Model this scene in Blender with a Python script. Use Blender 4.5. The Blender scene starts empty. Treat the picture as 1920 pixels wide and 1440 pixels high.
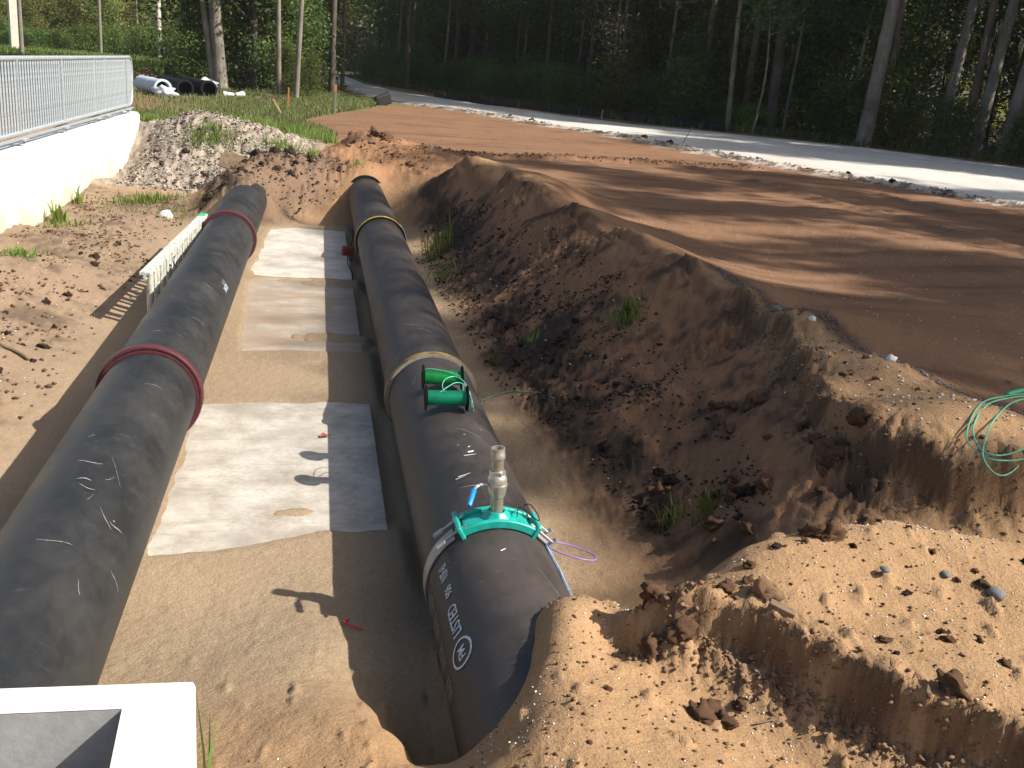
import bpy, math, random
import numpy as np
from mathutils import Vector, Matrix, Euler

R_ = random.Random(7)
RS = np.random.RandomState(11)
scene = bpy.context.scene
COL = scene.collection

# ------------------------------------------------------------------ camera
cam_d = bpy.data.cameras.new("camera")
cam = bpy.data.objects.new("camera", cam_d)
COL.objects.link(cam)
H = 2.66
RX = Vector((0.97985943, 0.02305738, 0.19835283))
RY = Vector((-0.18156004, -0.3106694, 0.93301687))
RZ = Vector((0.08313508, -0.95023833, -0.30022604))
right = Vector((RX[0], RY[0], RZ[0]))
up = -Vector((RX[1], RY[1], RZ[1]))
back = -Vector((RX[2], RY[2], RZ[2]))
m = Matrix((right, up, back)).transposed().to_4x4()
m.translation = Vector((0, 0, H))
cam.matrix_world = m
cam_d.sensor_width = 36
cam_d.lens = 36 * 1850 / 1920
cam_d.clip_start = 0.05
cam_d.clip_end = 2000
scene.camera = cam

# ------------------------------------------------------------------ world, sun
world = bpy.data.worlds.new("World")
scene.world = world
world.use_nodes = True
wn = world.node_tree
wn.nodes.clear()
sky = wn.nodes.new("ShaderNodeTexSky")
sky.sky_type = 'NISHITA'
sky.sun_disc = False
SUN = Vector((1.0, -0.44, 0.98)).normalized()       # towards the sun
sky.sun_elevation = math.asin(SUN.z)
sky.sun_rotation = math.atan2(SUN.x, SUN.y)
sky.dust_density = 3.0
sky.ozone_density = 0.6
bg = wn.nodes.new("ShaderNodeBackground")
bg.inputs[1].default_value = 0.085
wo = wn.nodes.new("ShaderNodeOutputWorld")
wn.links.new(sky.outputs[0], bg.inputs[0])
wn.links.new(bg.outputs[0], wo.inputs[0])
sl = bpy.data.lights.new("sun", 'SUN')
sl.energy = 4.8
sl.angle = math.radians(0.55)
sl.color = (1.0, 0.94, 0.85)
so = bpy.data.objects.new("sun", sl)
COL.objects.link(so)
so.rotation_euler = SUN.to_track_quat('Z', 'Y').to_euler()
so.location = (20, -10, 30)
scene.view_settings.view_transform = 'Standard'
scene.view_settings.look = 'None'
scene.view_settings.exposure = 0.8
scene.view_settings.gamma = 1
scene.view_settings.use_curve_mapping = False
scene.render.engine = 'CYCLES'

# ------------------------------------------------------------------ helpers
def tag(o, label=None, cat=None, group=None, kind=None):
    if label: o['label'] = label
    if cat: o['category'] = cat
    if group: o['group'] = group
    if kind: o['kind'] = kind
    return o

def empty(name, loc=(0, 0, 0), label=None, cat=None, group=None, rz=0):
    o = bpy.data.objects.new(name, None)
    COL.objects.link(o)
    o.location = loc
    o.rotation_euler = (0, 0, rz)
    o.empty_display_size = .1
    return tag(o, label, cat, group)

def np_mesh(name, V, F, mats, smooth=False):
    """V (n,3); F (m,k) array of equal-size faces"""
    me = bpy.data.meshes.new(name)
    V = np.asarray(V, dtype=np.float32); F = np.asarray(F, dtype=np.int32)
    me.vertices.add(len(V)); me.vertices.foreach_set('co', V.ravel())
    k = F.shape[1]
    me.loops.add(F.size); me.loops.foreach_set('vertex_index', F.ravel())
    me.polygons.add(len(F))
    me.polygons.foreach_set('loop_start', np.arange(0, F.size, k, dtype=np.int32))
    me.polygons.foreach_set('loop_total', np.full(len(F), k, dtype=np.int32))
    if smooth: me.polygons.foreach_set('use_smooth', np.ones(len(F), dtype=bool))
    me.update(calc_edges=True)
    for x in (mats if isinstance(mats, (list, tuple)) else [mats]): me.materials.append(x)
    return me

def link(name, me, parent=None, loc=None):
    o = bpy.data.objects.new(name, me)
    COL.objects.link(o)
    if parent: o.parent = parent
    if loc is not None: o.location = loc
    return o

class MB:
    def __init__(s): s.v = []; s.f = []
    def add(s, v, f):
        b = len(s.v); s.v += [tuple(p) for p in v]; s.f += [tuple(b + i for i in q) for q in f]
    def box(s, c, d, rot=None):
        c = Vector(c); hx, hy, hz = d[0] / 2, d[1] / 2, d[2] / 2
        P = [Vector((x, y, z)) for x in (-hx, hx) for y in (-hy, hy) for z in (-hz, hz)]
        if rot is not None: P = [rot @ p for p in P]
        s.add([c + p for p in P], [(0, 1, 3, 2), (4, 6, 7, 5), (0, 4, 5, 1), (2, 3, 7, 6), (0, 2, 6, 4), (1, 5, 7, 3)])
    def tube(s, path, rad, n=8, cap=True):
        path = [Vector(p) for p in path]
        if not hasattr(rad, '__len__'): rad = [rad] * len(path)
        V = []; F = []; ref = None
        for i, p in enumerate(path):
            t = (path[min(i + 1, len(path) - 1)] - path[max(i - 1, 0)]).normalized()
            if ref is None:
                ref = t.orthogonal().normalized()
            ref = (ref - t * ref.dot(t)).normalized()
            b = t.cross(ref)
            for k in range(n):
                a = 2 * math.pi * k / n
                V.append(p + (ref * math.cos(a) + b * math.sin(a)) * rad[i])
        for i in range(len(path) - 1):
            for k in range(n):
                F.append((i * n + k, i * n + (k + 1) % n, (i + 1) * n + (k + 1) % n, (i + 1) * n + k))
        if cap:
            F.append(tuple(reversed(range(n)))); F.append(tuple((len(path) - 1) * n + k for k in range(n)))
        s.add(V, F)
    def lathe(s, base, axis, prof, n=32, closed=False):
        """prof: list of (t along axis, radius)"""
        axis = Vector(axis).normalized(); u = axis.orthogonal().normalized(); w = axis.cross(u); base = Vector(base)
        V = []; F = []
        for (t, r) in prof:
            for k in range(n):
                a = 2 * math.pi * k / n
                V.append(base + axis * t + (u * math.cos(a) + w * math.sin(a)) * r)
        m_ = len(prof)
        for i in range(m_ if closed else m_ - 1):
            j = (i + 1) % m_
            for k in range(n):
                F.append((i * n + k, i * n + (k + 1) % n, j * n + (k + 1) % n, j * n + k))
        s.add(V, F)
    def arc(s, cx, cz, y0, y1, r0, r1, a0, a1, n=24):
        """curved plate round a pipe along y: angles in degrees from +x"""
        V = []; F = []
        for i in range(n + 1):
            a = math.radians(a0 + (a1 - a0) * i / n)
            for (y, r) in ((y0, r0), (y1, r0), (y1, r1), (y0, r1)):
                V.append((cx + math.cos(a) * r, y, cz + math.sin(a) * r))
        for i in range(n):
            for k in range(4):
                F.append((i * 4 + k, i * 4 + (k + 1) % 4, i * 4 + 4 + (k + 1) % 4, i * 4 + 4 + k))
        F.append((0, 1, 2, 3)); F.append((n * 4 + 3, n * 4 + 2, n * 4 + 1, n * 4))
        s.add(V, F)
    def build(s, name, mat, parent=None, smooth=False, bevel=0, loc=None):
        me = bpy.data.meshes.new(name)
        me.from_pydata(s.v, [], s.f)
        me.materials.append(mat)
        import bmesh
        bm = bmesh.new(); bm.from_mesh(me); bmesh.ops.recalc_face_normals(bm, faces=bm.faces); bm.to_mesh(me); bm.free()
        if smooth:
            for p in me.polygons: p.use_smooth = True
            if smooth != 'all': me.set_sharp_from_angle(angle=math.radians(40))
        o = link(name, me, parent, loc)
        if bevel:
            b = o.modifiers.new("bevel", 'BEVEL'); b.width = bevel; b.segments = 2; b.limit_method = 'ANGLE'
        return o

# ------------------------------------------------------------------ noise
def _grad(ix, iy, seed):
    h = (ix.astype(np.int64) * 374761393 + iy.astype(np.int64) * 668265263 + seed * 1442695041) & 0xffffffff
    h = ((h ^ (h >> 13)) * 1274126177) & 0xffffffff
    h = h ^ (h >> 16)
    a = (h & 0xffff) * (2 * np.pi / 65536.0)
    return np.cos(a), np.sin(a)

def perlin(x, y, seed=0):
    x = np.asarray(x, float); y = np.asarray(y, float)
    x0 = np.floor(x); y0 = np.floor(y); fx = x - x0; fy = y - y0
    u = fx * fx * fx * (fx * (fx * 6 - 15) + 10); v = fy * fy * fy * (fy * (fy * 6 - 15) + 10)
    def d(i, j):
        gx, gy = _grad(x0 + i, y0 + j, seed)
        return gx * (fx - i) + gy * (fy - j)
    a = d(0, 0) * (1 - u) + d(1, 0) * u; b = d(0, 1) * (1 - u) + d(1, 1) * u
    return (a * (1 - v) + b * v) * 1.5

def fbm(x, y, f, octs=4, seed=0, gain=.5, ridged=False):
    s = 0; a = 1; t = 0
    for o in range(octs):
        n = perlin(np.asarray(x) * f + 17.3 * o, np.asarray(y) * f - 9.1 * o, seed + o)
        if ridged: n = 1 - 2 * np.abs(n) * 1.3
        s = s + a * n; t += a; a *= gain; f *= 2.03
    return s / t

def sstep(a, b, x):
    t = np.clip((x - a) / (b - a), 0, 1); return t * t * (3 - 2 * t)

def sdf(X, Y, poly):
    """signed distance to a closed polygon, negative inside"""
    X = np.asarray(X, float); Y = np.asarray(Y, float)
    d = np.full(X.shape, 1e9); ins = np.zeros(X.shape, bool)
    n = len(poly)
    for i in range(n):
        x1, y1 = poly[i]; x2, y2 = poly[(i + 1) % n]
        ex, ey = x2 - x1, y2 - y1
        t = np.clip(((X - x1) * ex + (Y - y1) * ey) / (ex * ex + ey * ey + 1e-12), 0, 1)
        d = np.minimum(d, np.hypot(X - x1 - t * ex, Y - y1 - t * ey))
        c = ((y1 > Y) != (y2 > Y)) & (X < (x2 - x1) * (Y - y1) / (y2 - y1 + 1e-12) + x1)
        ins ^= c
    return np.where(ins, -d, d)

def pdist(X, Y, pl):
    d = np.full(np.shape(X), 1e9)
    for i in range(len(pl) - 1):
        x1, y1 = pl[i]; x2, y2 = pl[i + 1]; ex, ey = x2 - x1, y2 - y1
        t = np.clip(((X - x1) * ex + (Y - y1) * ey) / (ex * ex + ey * ey), 0, 1)
        d = np.minimum(d, np.hypot(X - x1 - t * ex, Y - y1 - t * ey))
    return d

# ------------------------------------------------------------------ terrain height
C = []
for y in (5.2, 7, 9, 11, 13, 15): C += [(x, y, 0) for x in (-1.95, -1.1, -.2, .5, .9, 1.3)]
C += [(-1.95, 16, .05), (1.45, 11.5, 0.02), (1.5, 8.6, 0), (1.42, 6.5, 0), (1.75, 16.4, .25), (.3, 16.2, 0), (-.3, 16.2, .02)]
# left bank
C += [(-2.35, 6, .1), (-2.35, 8, .08), (-2.4, 10, .08), (-2.4, 12, .08), (-2.4, 14, .05), (-2.4, 16, .05),
      (-2.95, 6, .35), (-2.95, 8, .33), (-3.0, 10, .3), (-3.05, 11.6, .3), (-3.1, 13.2, .2), (-3.0, 15, .1), (-2.9, 17, .08),
      (-3.75, 6, .2), (-3.75, 9, .12), (-3.8, 12, .02), (-3.85, 15, 0.0), (-3.8, 17, .05), (-3.75, 18.5, .15), (-3.3, 18.6, .08),
      (-5, 10, .7), (-5, 15, .7), (-5, 20, .75), (-5, 24, .8), (-7, 15, .75), (-7, 22, .8)]
# grey pile
C += [(-3.1, 19.6, .06), (-2.5, 19.2, .08), (-1.8, 19.0, .12), (-3.85, 21.6, .08), (-3.75, 22.6, .45), (-3.45, 23.3, .9), (-3.3, 22.3, .72), (-2.9, 22.7, 1.08), (-2.3, 22.9, 1.2), (-1.6, 22.8, 1.05),
      (-.9, 22.9, .92), (-3.2, 20.9, .35), (-2.2, 21, .62), (-1.3, 20.6, .5), (-1.9, 24.5, .9), (-3.2, 24.4, .85), (-.6, 24.5, .82), (-.4, 23, .8),
      (-3, 27, .75), (0, 27, .85), (3, 27, .88), (-6, 27, .75), (6, 27, .9), (10, 27, .92), (-3.9, 20.2, .02)]
# bank that closes the trench
C += [(-.92, 16.0, .5), (-1.0, 16.5, .72), (-1.3, 17.4, .75), (-1.75, 17.4, .4), (-1.9, 16.4, .1), (-.5, 16.9, .08), (-.1, 17.1, .06), (.3, 17.5, .1), (-.45, 17.7, .55),
      (0, 17.9, .5), (.35, 18.1, .45), (-.6, 18.8, .85), (0, 19.0, .75), (.5, 18.8, .76), (.55, 18.2, .55), (.85, 18.35, .70), (.87, 18.8, .84), (1.25, 18.5, .62), (1.45, 17.7, .48), (-1.2, 19, .75), (-.2, 20.6, .7), (.3, 21.2, .62), (-.7, 21.3, .68)]
# orange mound
C += [(1.1, 21.5, 1.18), (.75, 21.9, 1.12), (1.5, 21.2, 1.1), (.5, 20.8, .95), (1.1, 20.4, .95), (1.7, 20.0, 1.0), (.9, 19.6, .72), (1.9, 19, .8), (1.75, 18.2, .72), (2.2, 20.4, .98),
      (1.2, 23.2, .85), (0.2, 23.4, .82), (2.4, 22.2, .9), (0.2, 22.2, .75), (2.2, 17.5, .88), (3.3, 18.6, .97)]
# long berm: toe, face, crest, back
C += [(1.85, 14, .1), (1.75, 12.5, .08), (1.7, 10, .08), (1.75, 8.5, .06), (1.8, 7.2, .06), (2.0, 6.0, .08), (2.1, 5.2, .06),
      (2.35, 15, .5), (2.3, 13, .5), (2.4, 11, .5), (2.45, 9.5, .5), (2.5, 8, .45), (2.55, 6.7, .42), (2.45, 5.7, .25), (1.7, 5.0, 0.03), (2.1, 4.7, .12),
      (2.5, 16.9, 1.2), (2.85, 15, 1.18), (3.0, 13.6, 1.18), (3.15, 11.7, 1.15), (3.3, 10, 1.14), (3.4, 8.6, 1.12), (3.5, 7.65, 1.02), (3.6, 6.96, 1.0),
      (2.95, 17.5, 1.0), (3.6, 15.5, .95), (3.7, 13.5, .95), (3.8, 11.5, .95), (3.95, 10, .96), (3.95, 8.8, .97), (3.95, 7.5, .99), (3.9, 6, .99), (4.05, 5, .99), (4.5, 4, 1.0),
      (3.62, 6.7, 1.09), (3.59, 5.4, 1.1), (3.85, 4.55, 1.09), (4.4, 3.8, 1.1)]
# shelf and the scarp under it
C += [(3.27, 5.85, 1.0), (3.04, 4.75, .99), (3.12, 4.27, .98), (3.45, 4.05, .98), (4.1, 3.75, .98), (3.4, 5.1, 1.04),
      (3.1, 6.15, .76), (2.82, 5.0, .73), (2.84, 4.4, .74), (3.1, 4.0, .76), (3.5, 3.82, .78), (4.2, 3.5, .75),
      (3.35, 7.1, .72), (3.25, 7.8, .75),
      (2.55, 5.2, .48), (2.4, 4.6, .42), (2.65, 4.25, .62), (2.1, 4.25, .28), (1.75, 4.35, .05), (1.45, 4.6, .0)]
# foreground mound: crest, lip, foot
C += [(1.38, 3.15, .82), (1.73, 3.36, .9), (2.1, 3.45, .94), (2.41, 3.5, .96), (2.95, 3.28, .96), (3.6, 3.05, .96), (4.6, 2.8, 1.0),
      (2.2, 3.78, .68), (2.7, 3.8, .66), (1.75, 3.75, .5), (1.4, 3.6, .38), (3.3, 3.55, .72),
      (1.33, 3.0, .86), (1.46, 2.97, .84), (1.6, 2.83, .83), (1.71, 2.72, .83), (1.8, 2.54, .83), (1.9, 2.4, .84), (2.02, 2.29, .85), (2.15, 2.14, .85),
      (1.25, 2.85, .68), (1.36, 2.8, .66), (1.45, 2.68, .65), (1.56, 2.56, .65), (1.64, 2.4, .65), (1.74, 2.26, .66), (1.86, 2.13, .68), (2.0, 1.98, .72),
      (2.4, 2.9, .91), (2.8, 2.4, .88), (2.0, 2.9, .89), (3.4, 2.2, .95), (2.4, 1.7, .85), (3, 1, .95), (5, 1, 1.05)]
# low ground in front, and the hollow dug round the near pipe
C += [(1.05, 4.3, .02), (1.1, 3.9, .28), (1.18, 3.6, .55), (1.05, 3.42, .66), (1.25, 3.3, .66), (.93, 3.28, .70), (.86, 3.05, .71), (.80, 2.88, .70), (.72, 2.76, .66), (.62, 2.66, .58), (.5, 2.62, .50), (.7, 2.5, .74), (.95, 2.8, .73), (1.15, 3.02, .68),
      (1.15, 2.75, .69), (1.0, 2.6, .74), (1.3, 2.4, .70), (.8, 2.3, .76), (1.5, 2.1, .7),
      (.52, 3.6, .02), (.45, 3.3, .0), (.5, 3.05, .0), (.42, 4.2, .02), (.3, 3.35, .17), (.36, 3.05, .27), (.45, 2.8, .38), (.12, 4.0, .11), (.1, 4.6, .04),
      (.1, 3.4, .24), (-.2, 3.6, .18), (-.5, 3.9, .08), (-.2, 4.4, .04), (.1, 2.9, .36), (-.3, 2.95, .3), (.3, 2.5, .5), (-.2, 2.4, .52), (-.8, 3.6, .1), (-1.2, 4.2, 0), (-.8, 4.7, 0),
      (-2, 4.4, .05), (-2.6, 4, .3), (0, 1.6, .9), (1, 1.6, .88), (-1.5, 2.5, .4), (-3, 1, .9), (-3, 2.5, .6), (0, .3, 1.08), (2, .5, 1.0), (4, -1, 1.1), (-2, -1, 1.1), (1, -1.5, 1.1)]
# graded dirt field
C += [(5, 8, .96), (7, 7, .96), (8, 11, .94), (6, 14, .93), (5, 18, .92), (9, 17, .92), (8, 22, .92), (4, 22.5, .92), (12, 14, .93), (14, 22, .93), (7, 3, 1.0), (10, 6, .97), (12, 1, 1.0), (13, 27, .93)]
C = np.array(C)

def _tps(r2): return np.where(r2 > 1e-12, r2 * np.log(np.maximum(r2, 1e-12)), 0)
_n = len(C)
_K = _tps((C[:, None, 0] - C[None, :, 0]) ** 2 + (C[:, None, 1] - C[None, :, 1]) ** 2) + np.eye(_n) * .0006
_Pm = np.c_[np.ones(_n), C[:, :2]]
_A = np.block([[_K, _Pm], [_Pm.T, np.zeros((3, 3))]])
_W = np.linalg.solve(_A, np.r_[C[:, 2], 0, 0, 0])

def rbf(X, Y):
    s = X.shape; X = X.ravel(); Y = Y.ravel(); out = np.empty(len(X))
    for i in range(0, len(X), 20000):
        x = X[i:i + 20000]; y = Y[i:i + 20000]
        k = _tps((x[:, None] - C[None, :, 0]) ** 2 + (y[:, None] - C[None, :, 1]) ** 2)
        out[i:i + 20000] = k @ _W[:_n] + _W[_n] + _W[_n + 1] * x + _W[_n + 2] * y
    return out.reshape(s)

ROAD_L = [(26, -6), (20, 7), (14.3, 18.2), (13.5, 20.8), (12.57, 23.1), (11.6, 25.5), (10.99, 29.5), (10.2, 33.4), (8.7, 37), (7.6, 41), (6.3, 43.6), (4.5, 46.5), (3.0, 51), (2.0, 60), (1.4, 75), (0.5, 100), (-4, 140)]
ROAD_R = [(40, -4), (34, 12), (25.5, 30), (23.84, 34), (21.6, 37.5), (18.6, 39.7), (15.9, 40.9), (13.6, 41.8), (11.2, 45), (9.19, 49.8), (7.15, 55.6), (4.87, 63.4), (3.3, 75), (2.5, 100), (-2, 140)]
ROAD_POLY = ROAD_L + ROAD_R[::-1]
EXPOSED = [[(-.83, 5.02), (-.3, 5.12), (.05, 5.3), (.9, 5.3), (.9, 7.62), (-.87, 7.48)],
           [(-.66, 8.95), (-.2, 9.05), (.9, 9.05), (.9, 12.22), (-.5, 12.2), (-.74, 11.9)],
           [(-.77, 12.28), (.9, 12.28), (.9, 15.85), (-.4, 15.95), (-.72, 15.7)]]
FURROWS = [[(2.15, 21.0), (2.82, 20.6), (4.57, 21.3), (5.95, 21.9), (8.5, 22.7), (10.5, 23.0)],
           [(8.4, 22.6), (9.0, 19), (9.1, 15.6), (9.2, 13.7), (9.3, 11.0), (9.6, 5)], [(11.2, 18.5), (11.0, 15.2), (11.2, 12)]]

def far_h(X, Y):
    z = .9 - .14 * sstep(1.5, -1.5, X) * sstep(20, 30, Y)
    z = z + .05 * fbm(X, Y, .12, 3, 5)
    return z

RIDGE_LIP = [(1.25, 3.05), (1.46, 2.92), (1.6, 2.78), (1.71, 2.66), (1.8, 2.5), (1.9, 2.35), (2.02, 2.2), (2.15, 2.05)]
SHELF_LIP = [(3.45, 7.6), (3.55, 6.96), (3.22, 5.95), (2.97, 5.0), (2.97, 4.4), (3.2, 4.1), (3.6, 3.95), (4.2, 3.65)]

MOUND_P = [(1.15, 3.12), (1.46, 2.95), (1.6, 2.8), (1.71, 2.68), (1.8, 2.52), (1.9, 2.37), (2.02, 2.22), (2.2, 2.02), (2.6, 1.8), (4, 1.5), (5, 4.5), (1.5, 4.8)]
SHELF_P = [(2.35, 17.3), (2.75, 15.3), (2.92, 13.6), (3.05, 11.7), (3.2, 10), (3.32, 8.6), (3.45, 7.9), (3.55, 6.96), (3.2, 5.95), (2.95, 5.0), (2.95, 4.4), (3.15, 4.05), (3.6, 3.9), (4.2, 3.6), (9, 2), (40, 0), (40, 60), (0, 60)]
def zones(X, Y):
    """rough weights of each sort of ground"""
    z = {}
    wob = .25 * fbm(X, Y, 1.3, 3, 31)
    z['pile'] = sstep(.35, -.25, sdf(X, Y, [(-3.9, 18.7), (-3.2, 19.3), (-2, 18.9), (-1.2, 19.3), (-.7, 21), (.1, 22.5), (-.3, 24.2), (-2, 24.8), (-4.2, 24.5)]) + wob)
    z['bank'] = sstep(.3, -.2, sdf(X, Y, [(-1.9, 16.3), (-.8, 15.9), (-.3, 17.0), (.4, 17.9), (.9, 18.9), (.1, 21), (-.7, 21), (-1.2, 19.5), (-1.9, 18.5)]) + wob)
    z['omound'] = sstep(.6, -.4, sdf(X, Y, [(.0, 21.6), (.9, 19.2), (1.9, 18), (2.6, 19.5), (2.2, 22.6), (.8, 23)]) + wob)
    z['face'] = sstep(.3, -.15, sdf(X, Y, [(2.4, 17.6), (2.95, 15), (3.15, 12), (3.4, 9), (3.5, 7.3), (3.15, 6), (2.9, 5), (2.9, 4.2), (2.2, 4.4), (1.9, 5.2), (1.8, 7), (1.75, 9), (1.75, 12), (1.9, 15), (1.6, 17.2)]) + wob * .6)
    z['field'] = sstep(-.1, .1, sdf(X, Y, [(-90, -90), (3.6, -90), (5.6, 2.5), (4.15, 4.0), (3.78, 5.3), (3.72, 6.8), (3.62, 8.6), (3.5, 10.2), (3.35, 12), (3.2, 14), (3.0, 16), (3.0, 17.6), (2.9, 19), (2.6, 21), (1.6, 23.2), (-1.2, 24.6), (-5, 26), (-90, 26)]) + wob * .2) \
        * sstep(-.5, .5, X - np.interp(Y, [20, 24, 30, 36, 44, 60], [-3, -.6, -.6, .9, 3.0, 60]) + 1.6 * fbm(X, Y, .5, 3, 77) * sstep(22, 30, Y))
    z['left'] = sstep(-1.85, -2.3, X + wob * .4) * sstep(19.5, 18, Y)
    z['lip'] = np.maximum(sstep(.22, .02, pdist(X, Y, RIDGE_LIP)), sstep(.3, .03, pdist(X, Y, SHELF_LIP)))
    return z

def TOE(Y): return np.interp(Y, [4.5, 5.5, 6.5, 8, 10, 17], [2.25, 2.05, 1.8, 1.55, 1.45, 1.6])
def slab_cover(X, Y):
    c = np.full(np.shape(X), 1e9)
    for p in EXPOSED: c = np.minimum(c, sdf(X, Y, p))
    c = c + .09 * fbm(X, Y, 1.8, 5, 61, .6)
    blot = np.hypot((X + .08) * 1.0 + (Y - 5.55) * .35, (Y - 5.55) * 2.4 - (X + .08) * .5) - .13 + .06 * fbm(X, Y, 9, 3, 62)
    blot2 = np.hypot((X - .25) * .45, (Y - 12.0) * 1.5) - .3 + .3 * fbm(X, Y, 3, 3, 63)
    blot3 = np.hypot((X - .2) * .5, (Y - 9.5) * 1.2) - .2 + .25 * fbm(X, Y, 3, 3, 64)
    c = np.maximum(c, np.maximum(-blot, np.maximum(-blot2, -blot3)))
    return c

def height(X, Y, detail=True):
    X = np.asarray(X, float); Y = np.asarray(Y, float)
    near = sstep(30, 26, Y) * sstep(-10, -7, X) * sstep(17, 13, X) * sstep(-4, -1.5, Y)
    h = far_h(X, Y)
    mk = near > 0
    if mk.any():
        r = np.zeros(X.shape); r[mk] = rbf(X[mk], Y[mk])
        h = np.where(mk, h * (1 - near) + r * near, h)
    pit = (X > -2.0) & (X < 1.6) & (Y > 4.4) & (Y < 16.3)
    if not detail: return h
    z = zones(X, Y)
    # general sand undulation
    h = h + .014 * fbm(X, Y, 1.7, 4, 1) * sstep(0, .25, np.abs(h)) + .006 * fbm(X, Y, 7, 3, 2)
    # undercut, crumbling lips of the near mound and the shelf
    wj = .05 * fbm(X, Y, 3, 4, 47)
    d = -sdf(X, Y, MOUND_P) + wj
    h = h + .17 * (sstep(-.03, .03, d) - sstep(-.24, .16, d)) * sstep(3.3, 3.0, Y)
    d = -sdf(X, Y, SHELF_P) + wj * 1.8
    am = (.08 + .09 * sstep(8.2, 7, Y)) * sstep(17.6, 16.6, Y) * sstep(6, 4.5, X)
    h = h + am * (sstep(-.04, .04, d) - sstep(-.36, .30, d))
    # clods on pile / bank / face / lips
    rid = fbm(X, Y, 3.1, 4, 8, .55, True)
    rid2 = fbm(X, Y, 9.0, 4, 9, .6, True)
    h = h + z['pile'] * (.10 * rid + .06 * rid2)
    h = h + z['bank'] * (.09 * rid + .05 * rid2)
    h = h + z['omound'] * (.05 * rid + .02 * rid2)
    # rills running down the berm face
    rill = fbm(X * .55 - Y * .25, Y * 1.0 + X * .45, 2.6, 4, 21, .55, True)
    clump = sstep(.05, .45, fbm(X, Y, .9, 3, 23))
    h = h + z['face'] * (.04 * rill + .07 * rid2 * (.25 + 1.0 * clump) + .035 * rid)
    rid3 = fbm(X, Y, 14, 4, 29, .6, True)
    h = h + z['lip'] * (.035 * rid2 + .03 * rid3)
    rgh = sstep(-1.95, -2.4, X) * sstep(19, 17, Y)
    lb = rgh * (.5 + .7 * fbm(X, Y, .8, 2, 41))
    h = h + lb * (.05 * rid + .035 * rid2)
    toe = sstep(0, .3, X - TOE(Y)) * sstep(2.5, 2.0, X) * sstep(4.2, 5, Y) * sstep(17, 15, Y)
    h = h + toe * .05 * rid2 * sstep(-.1, .3, fbm(X, Y, 1.1, 3, 45))
    # scattered little lumps on foreground sand
    fg = sstep(4.6, 3.6, Y) * sstep(-.8, .2, X)
    lump = np.maximum(0, perlin(X * 11, Y * 11, 51) - .52)
    h = h + fg * (.12 * lump + .01 * fbm(X, Y, 4, 3, 52)) + sstep(3.7, 4.0, Y) * sstep(3.0, 3.2, X) * sstep(8, 6, Y) * .07 * lump
    # grader streaks and furrows on field
    st = fbm(X * .18, Y * 2.2 + X * .12, 1.0, 4, 55)
    h = h + z['field'] * (.032 * st + .012 * np.sin((Y * 2.6 + X * .35 + 1.2 * fbm(X, Y, .15, 2, 58)) * 2.2) * sstep(-.1, .3, fbm(X, Y, .25, 2, 59))) * sstep(9, 18, Y) + z['field'] * .008 * fbm(X, Y, 1.5, 4, 56)
    for i, fpl in enumerate(FURROWS):
        d = pdist(X, Y, fpl) + .1 * fbm(X, Y, 2, 3, 57)
        h = h + (.06 if i == 0 else .035) * (np.exp(-(d / .16) ** 2) - .5 * np.exp(-((d - .3) / .18) ** 2)) * (1 + .7 * rid2)
    # crumbly edge between field and road
    de = sdf(X, Y, ROAD_POLY)
    h = h + np.exp(-((de - .25) / .3) ** 2) * .09 * (.5 + rid) * sstep(1.5, 8, X) * sstep(60, 45, Y)
    h = h - .06 * sstep(.1, -.5, de)
    # keep clear of wall, flatten trench floor and dust round the slabs
    cov = slab_cover(X, Y)
    floor_w = sstep(-1.05, -.9, X) * sstep(.62, .5, X) * sstep(4.4, 4.9, Y) * sstep(16.9, 16.2, Y)
    slabz = .03 + np.clip(cov * .22, -.06, .012)
    h = np.where(floor_w > 0, h * (1 - floor_w) + floor_w * slabz, h)
    # bury pipes a touch
    return h

# ------------------------------------------------------------------ ground grid
ys = [-2.0]
while ys[-1] < 700:
    y = ys[-1]
    d = .014 + .0048 * max(y, 1.0)
    if y < 1.4: d = .06
    if y > 45: d = .24 + .03 * (y - 45)
    ys.append(y + d)
ys = np.array(ys)
NX = 860
uu = np.linspace(-1, 1, NX)
uu = .62 * uu + .38 * np.sign(uu) * np.abs(uu) ** 3
cx_ = .45 + .05 * np.clip(ys, 0, 60)
hw = 4.2 + .85 * np.clip(ys, 0, 60) + 2.2 * np.clip(ys - 60, 0, None)
GX = cx_[:, None] + hw[:, None] * uu[None, :]
GY = np.repeat(ys[:, None], NX, 1)
GZ = height(GX, GY)

PAL = dict(shaded_cut=(.10, .058, .034), lime=(.50, .46, .40), sand=(.33, .205, .108), floor=(.30, .222, .143), field=(.215, .120, .068), orange=(.27, .145, .075), grey=(.33, .275, .22),
           dark=(.045, .032, .024), bankc=(.18, .118, .078), left=(.25, .178, .118), face=(.20, .106, .058), grass=(.10, .105, .04),
           forest=(.035, .028, .016), meadow=(.14, .15, .055), shell=(.42, .36, .28))
PAL = {k: np.array(v) for k, v in PAL.items()}

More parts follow.
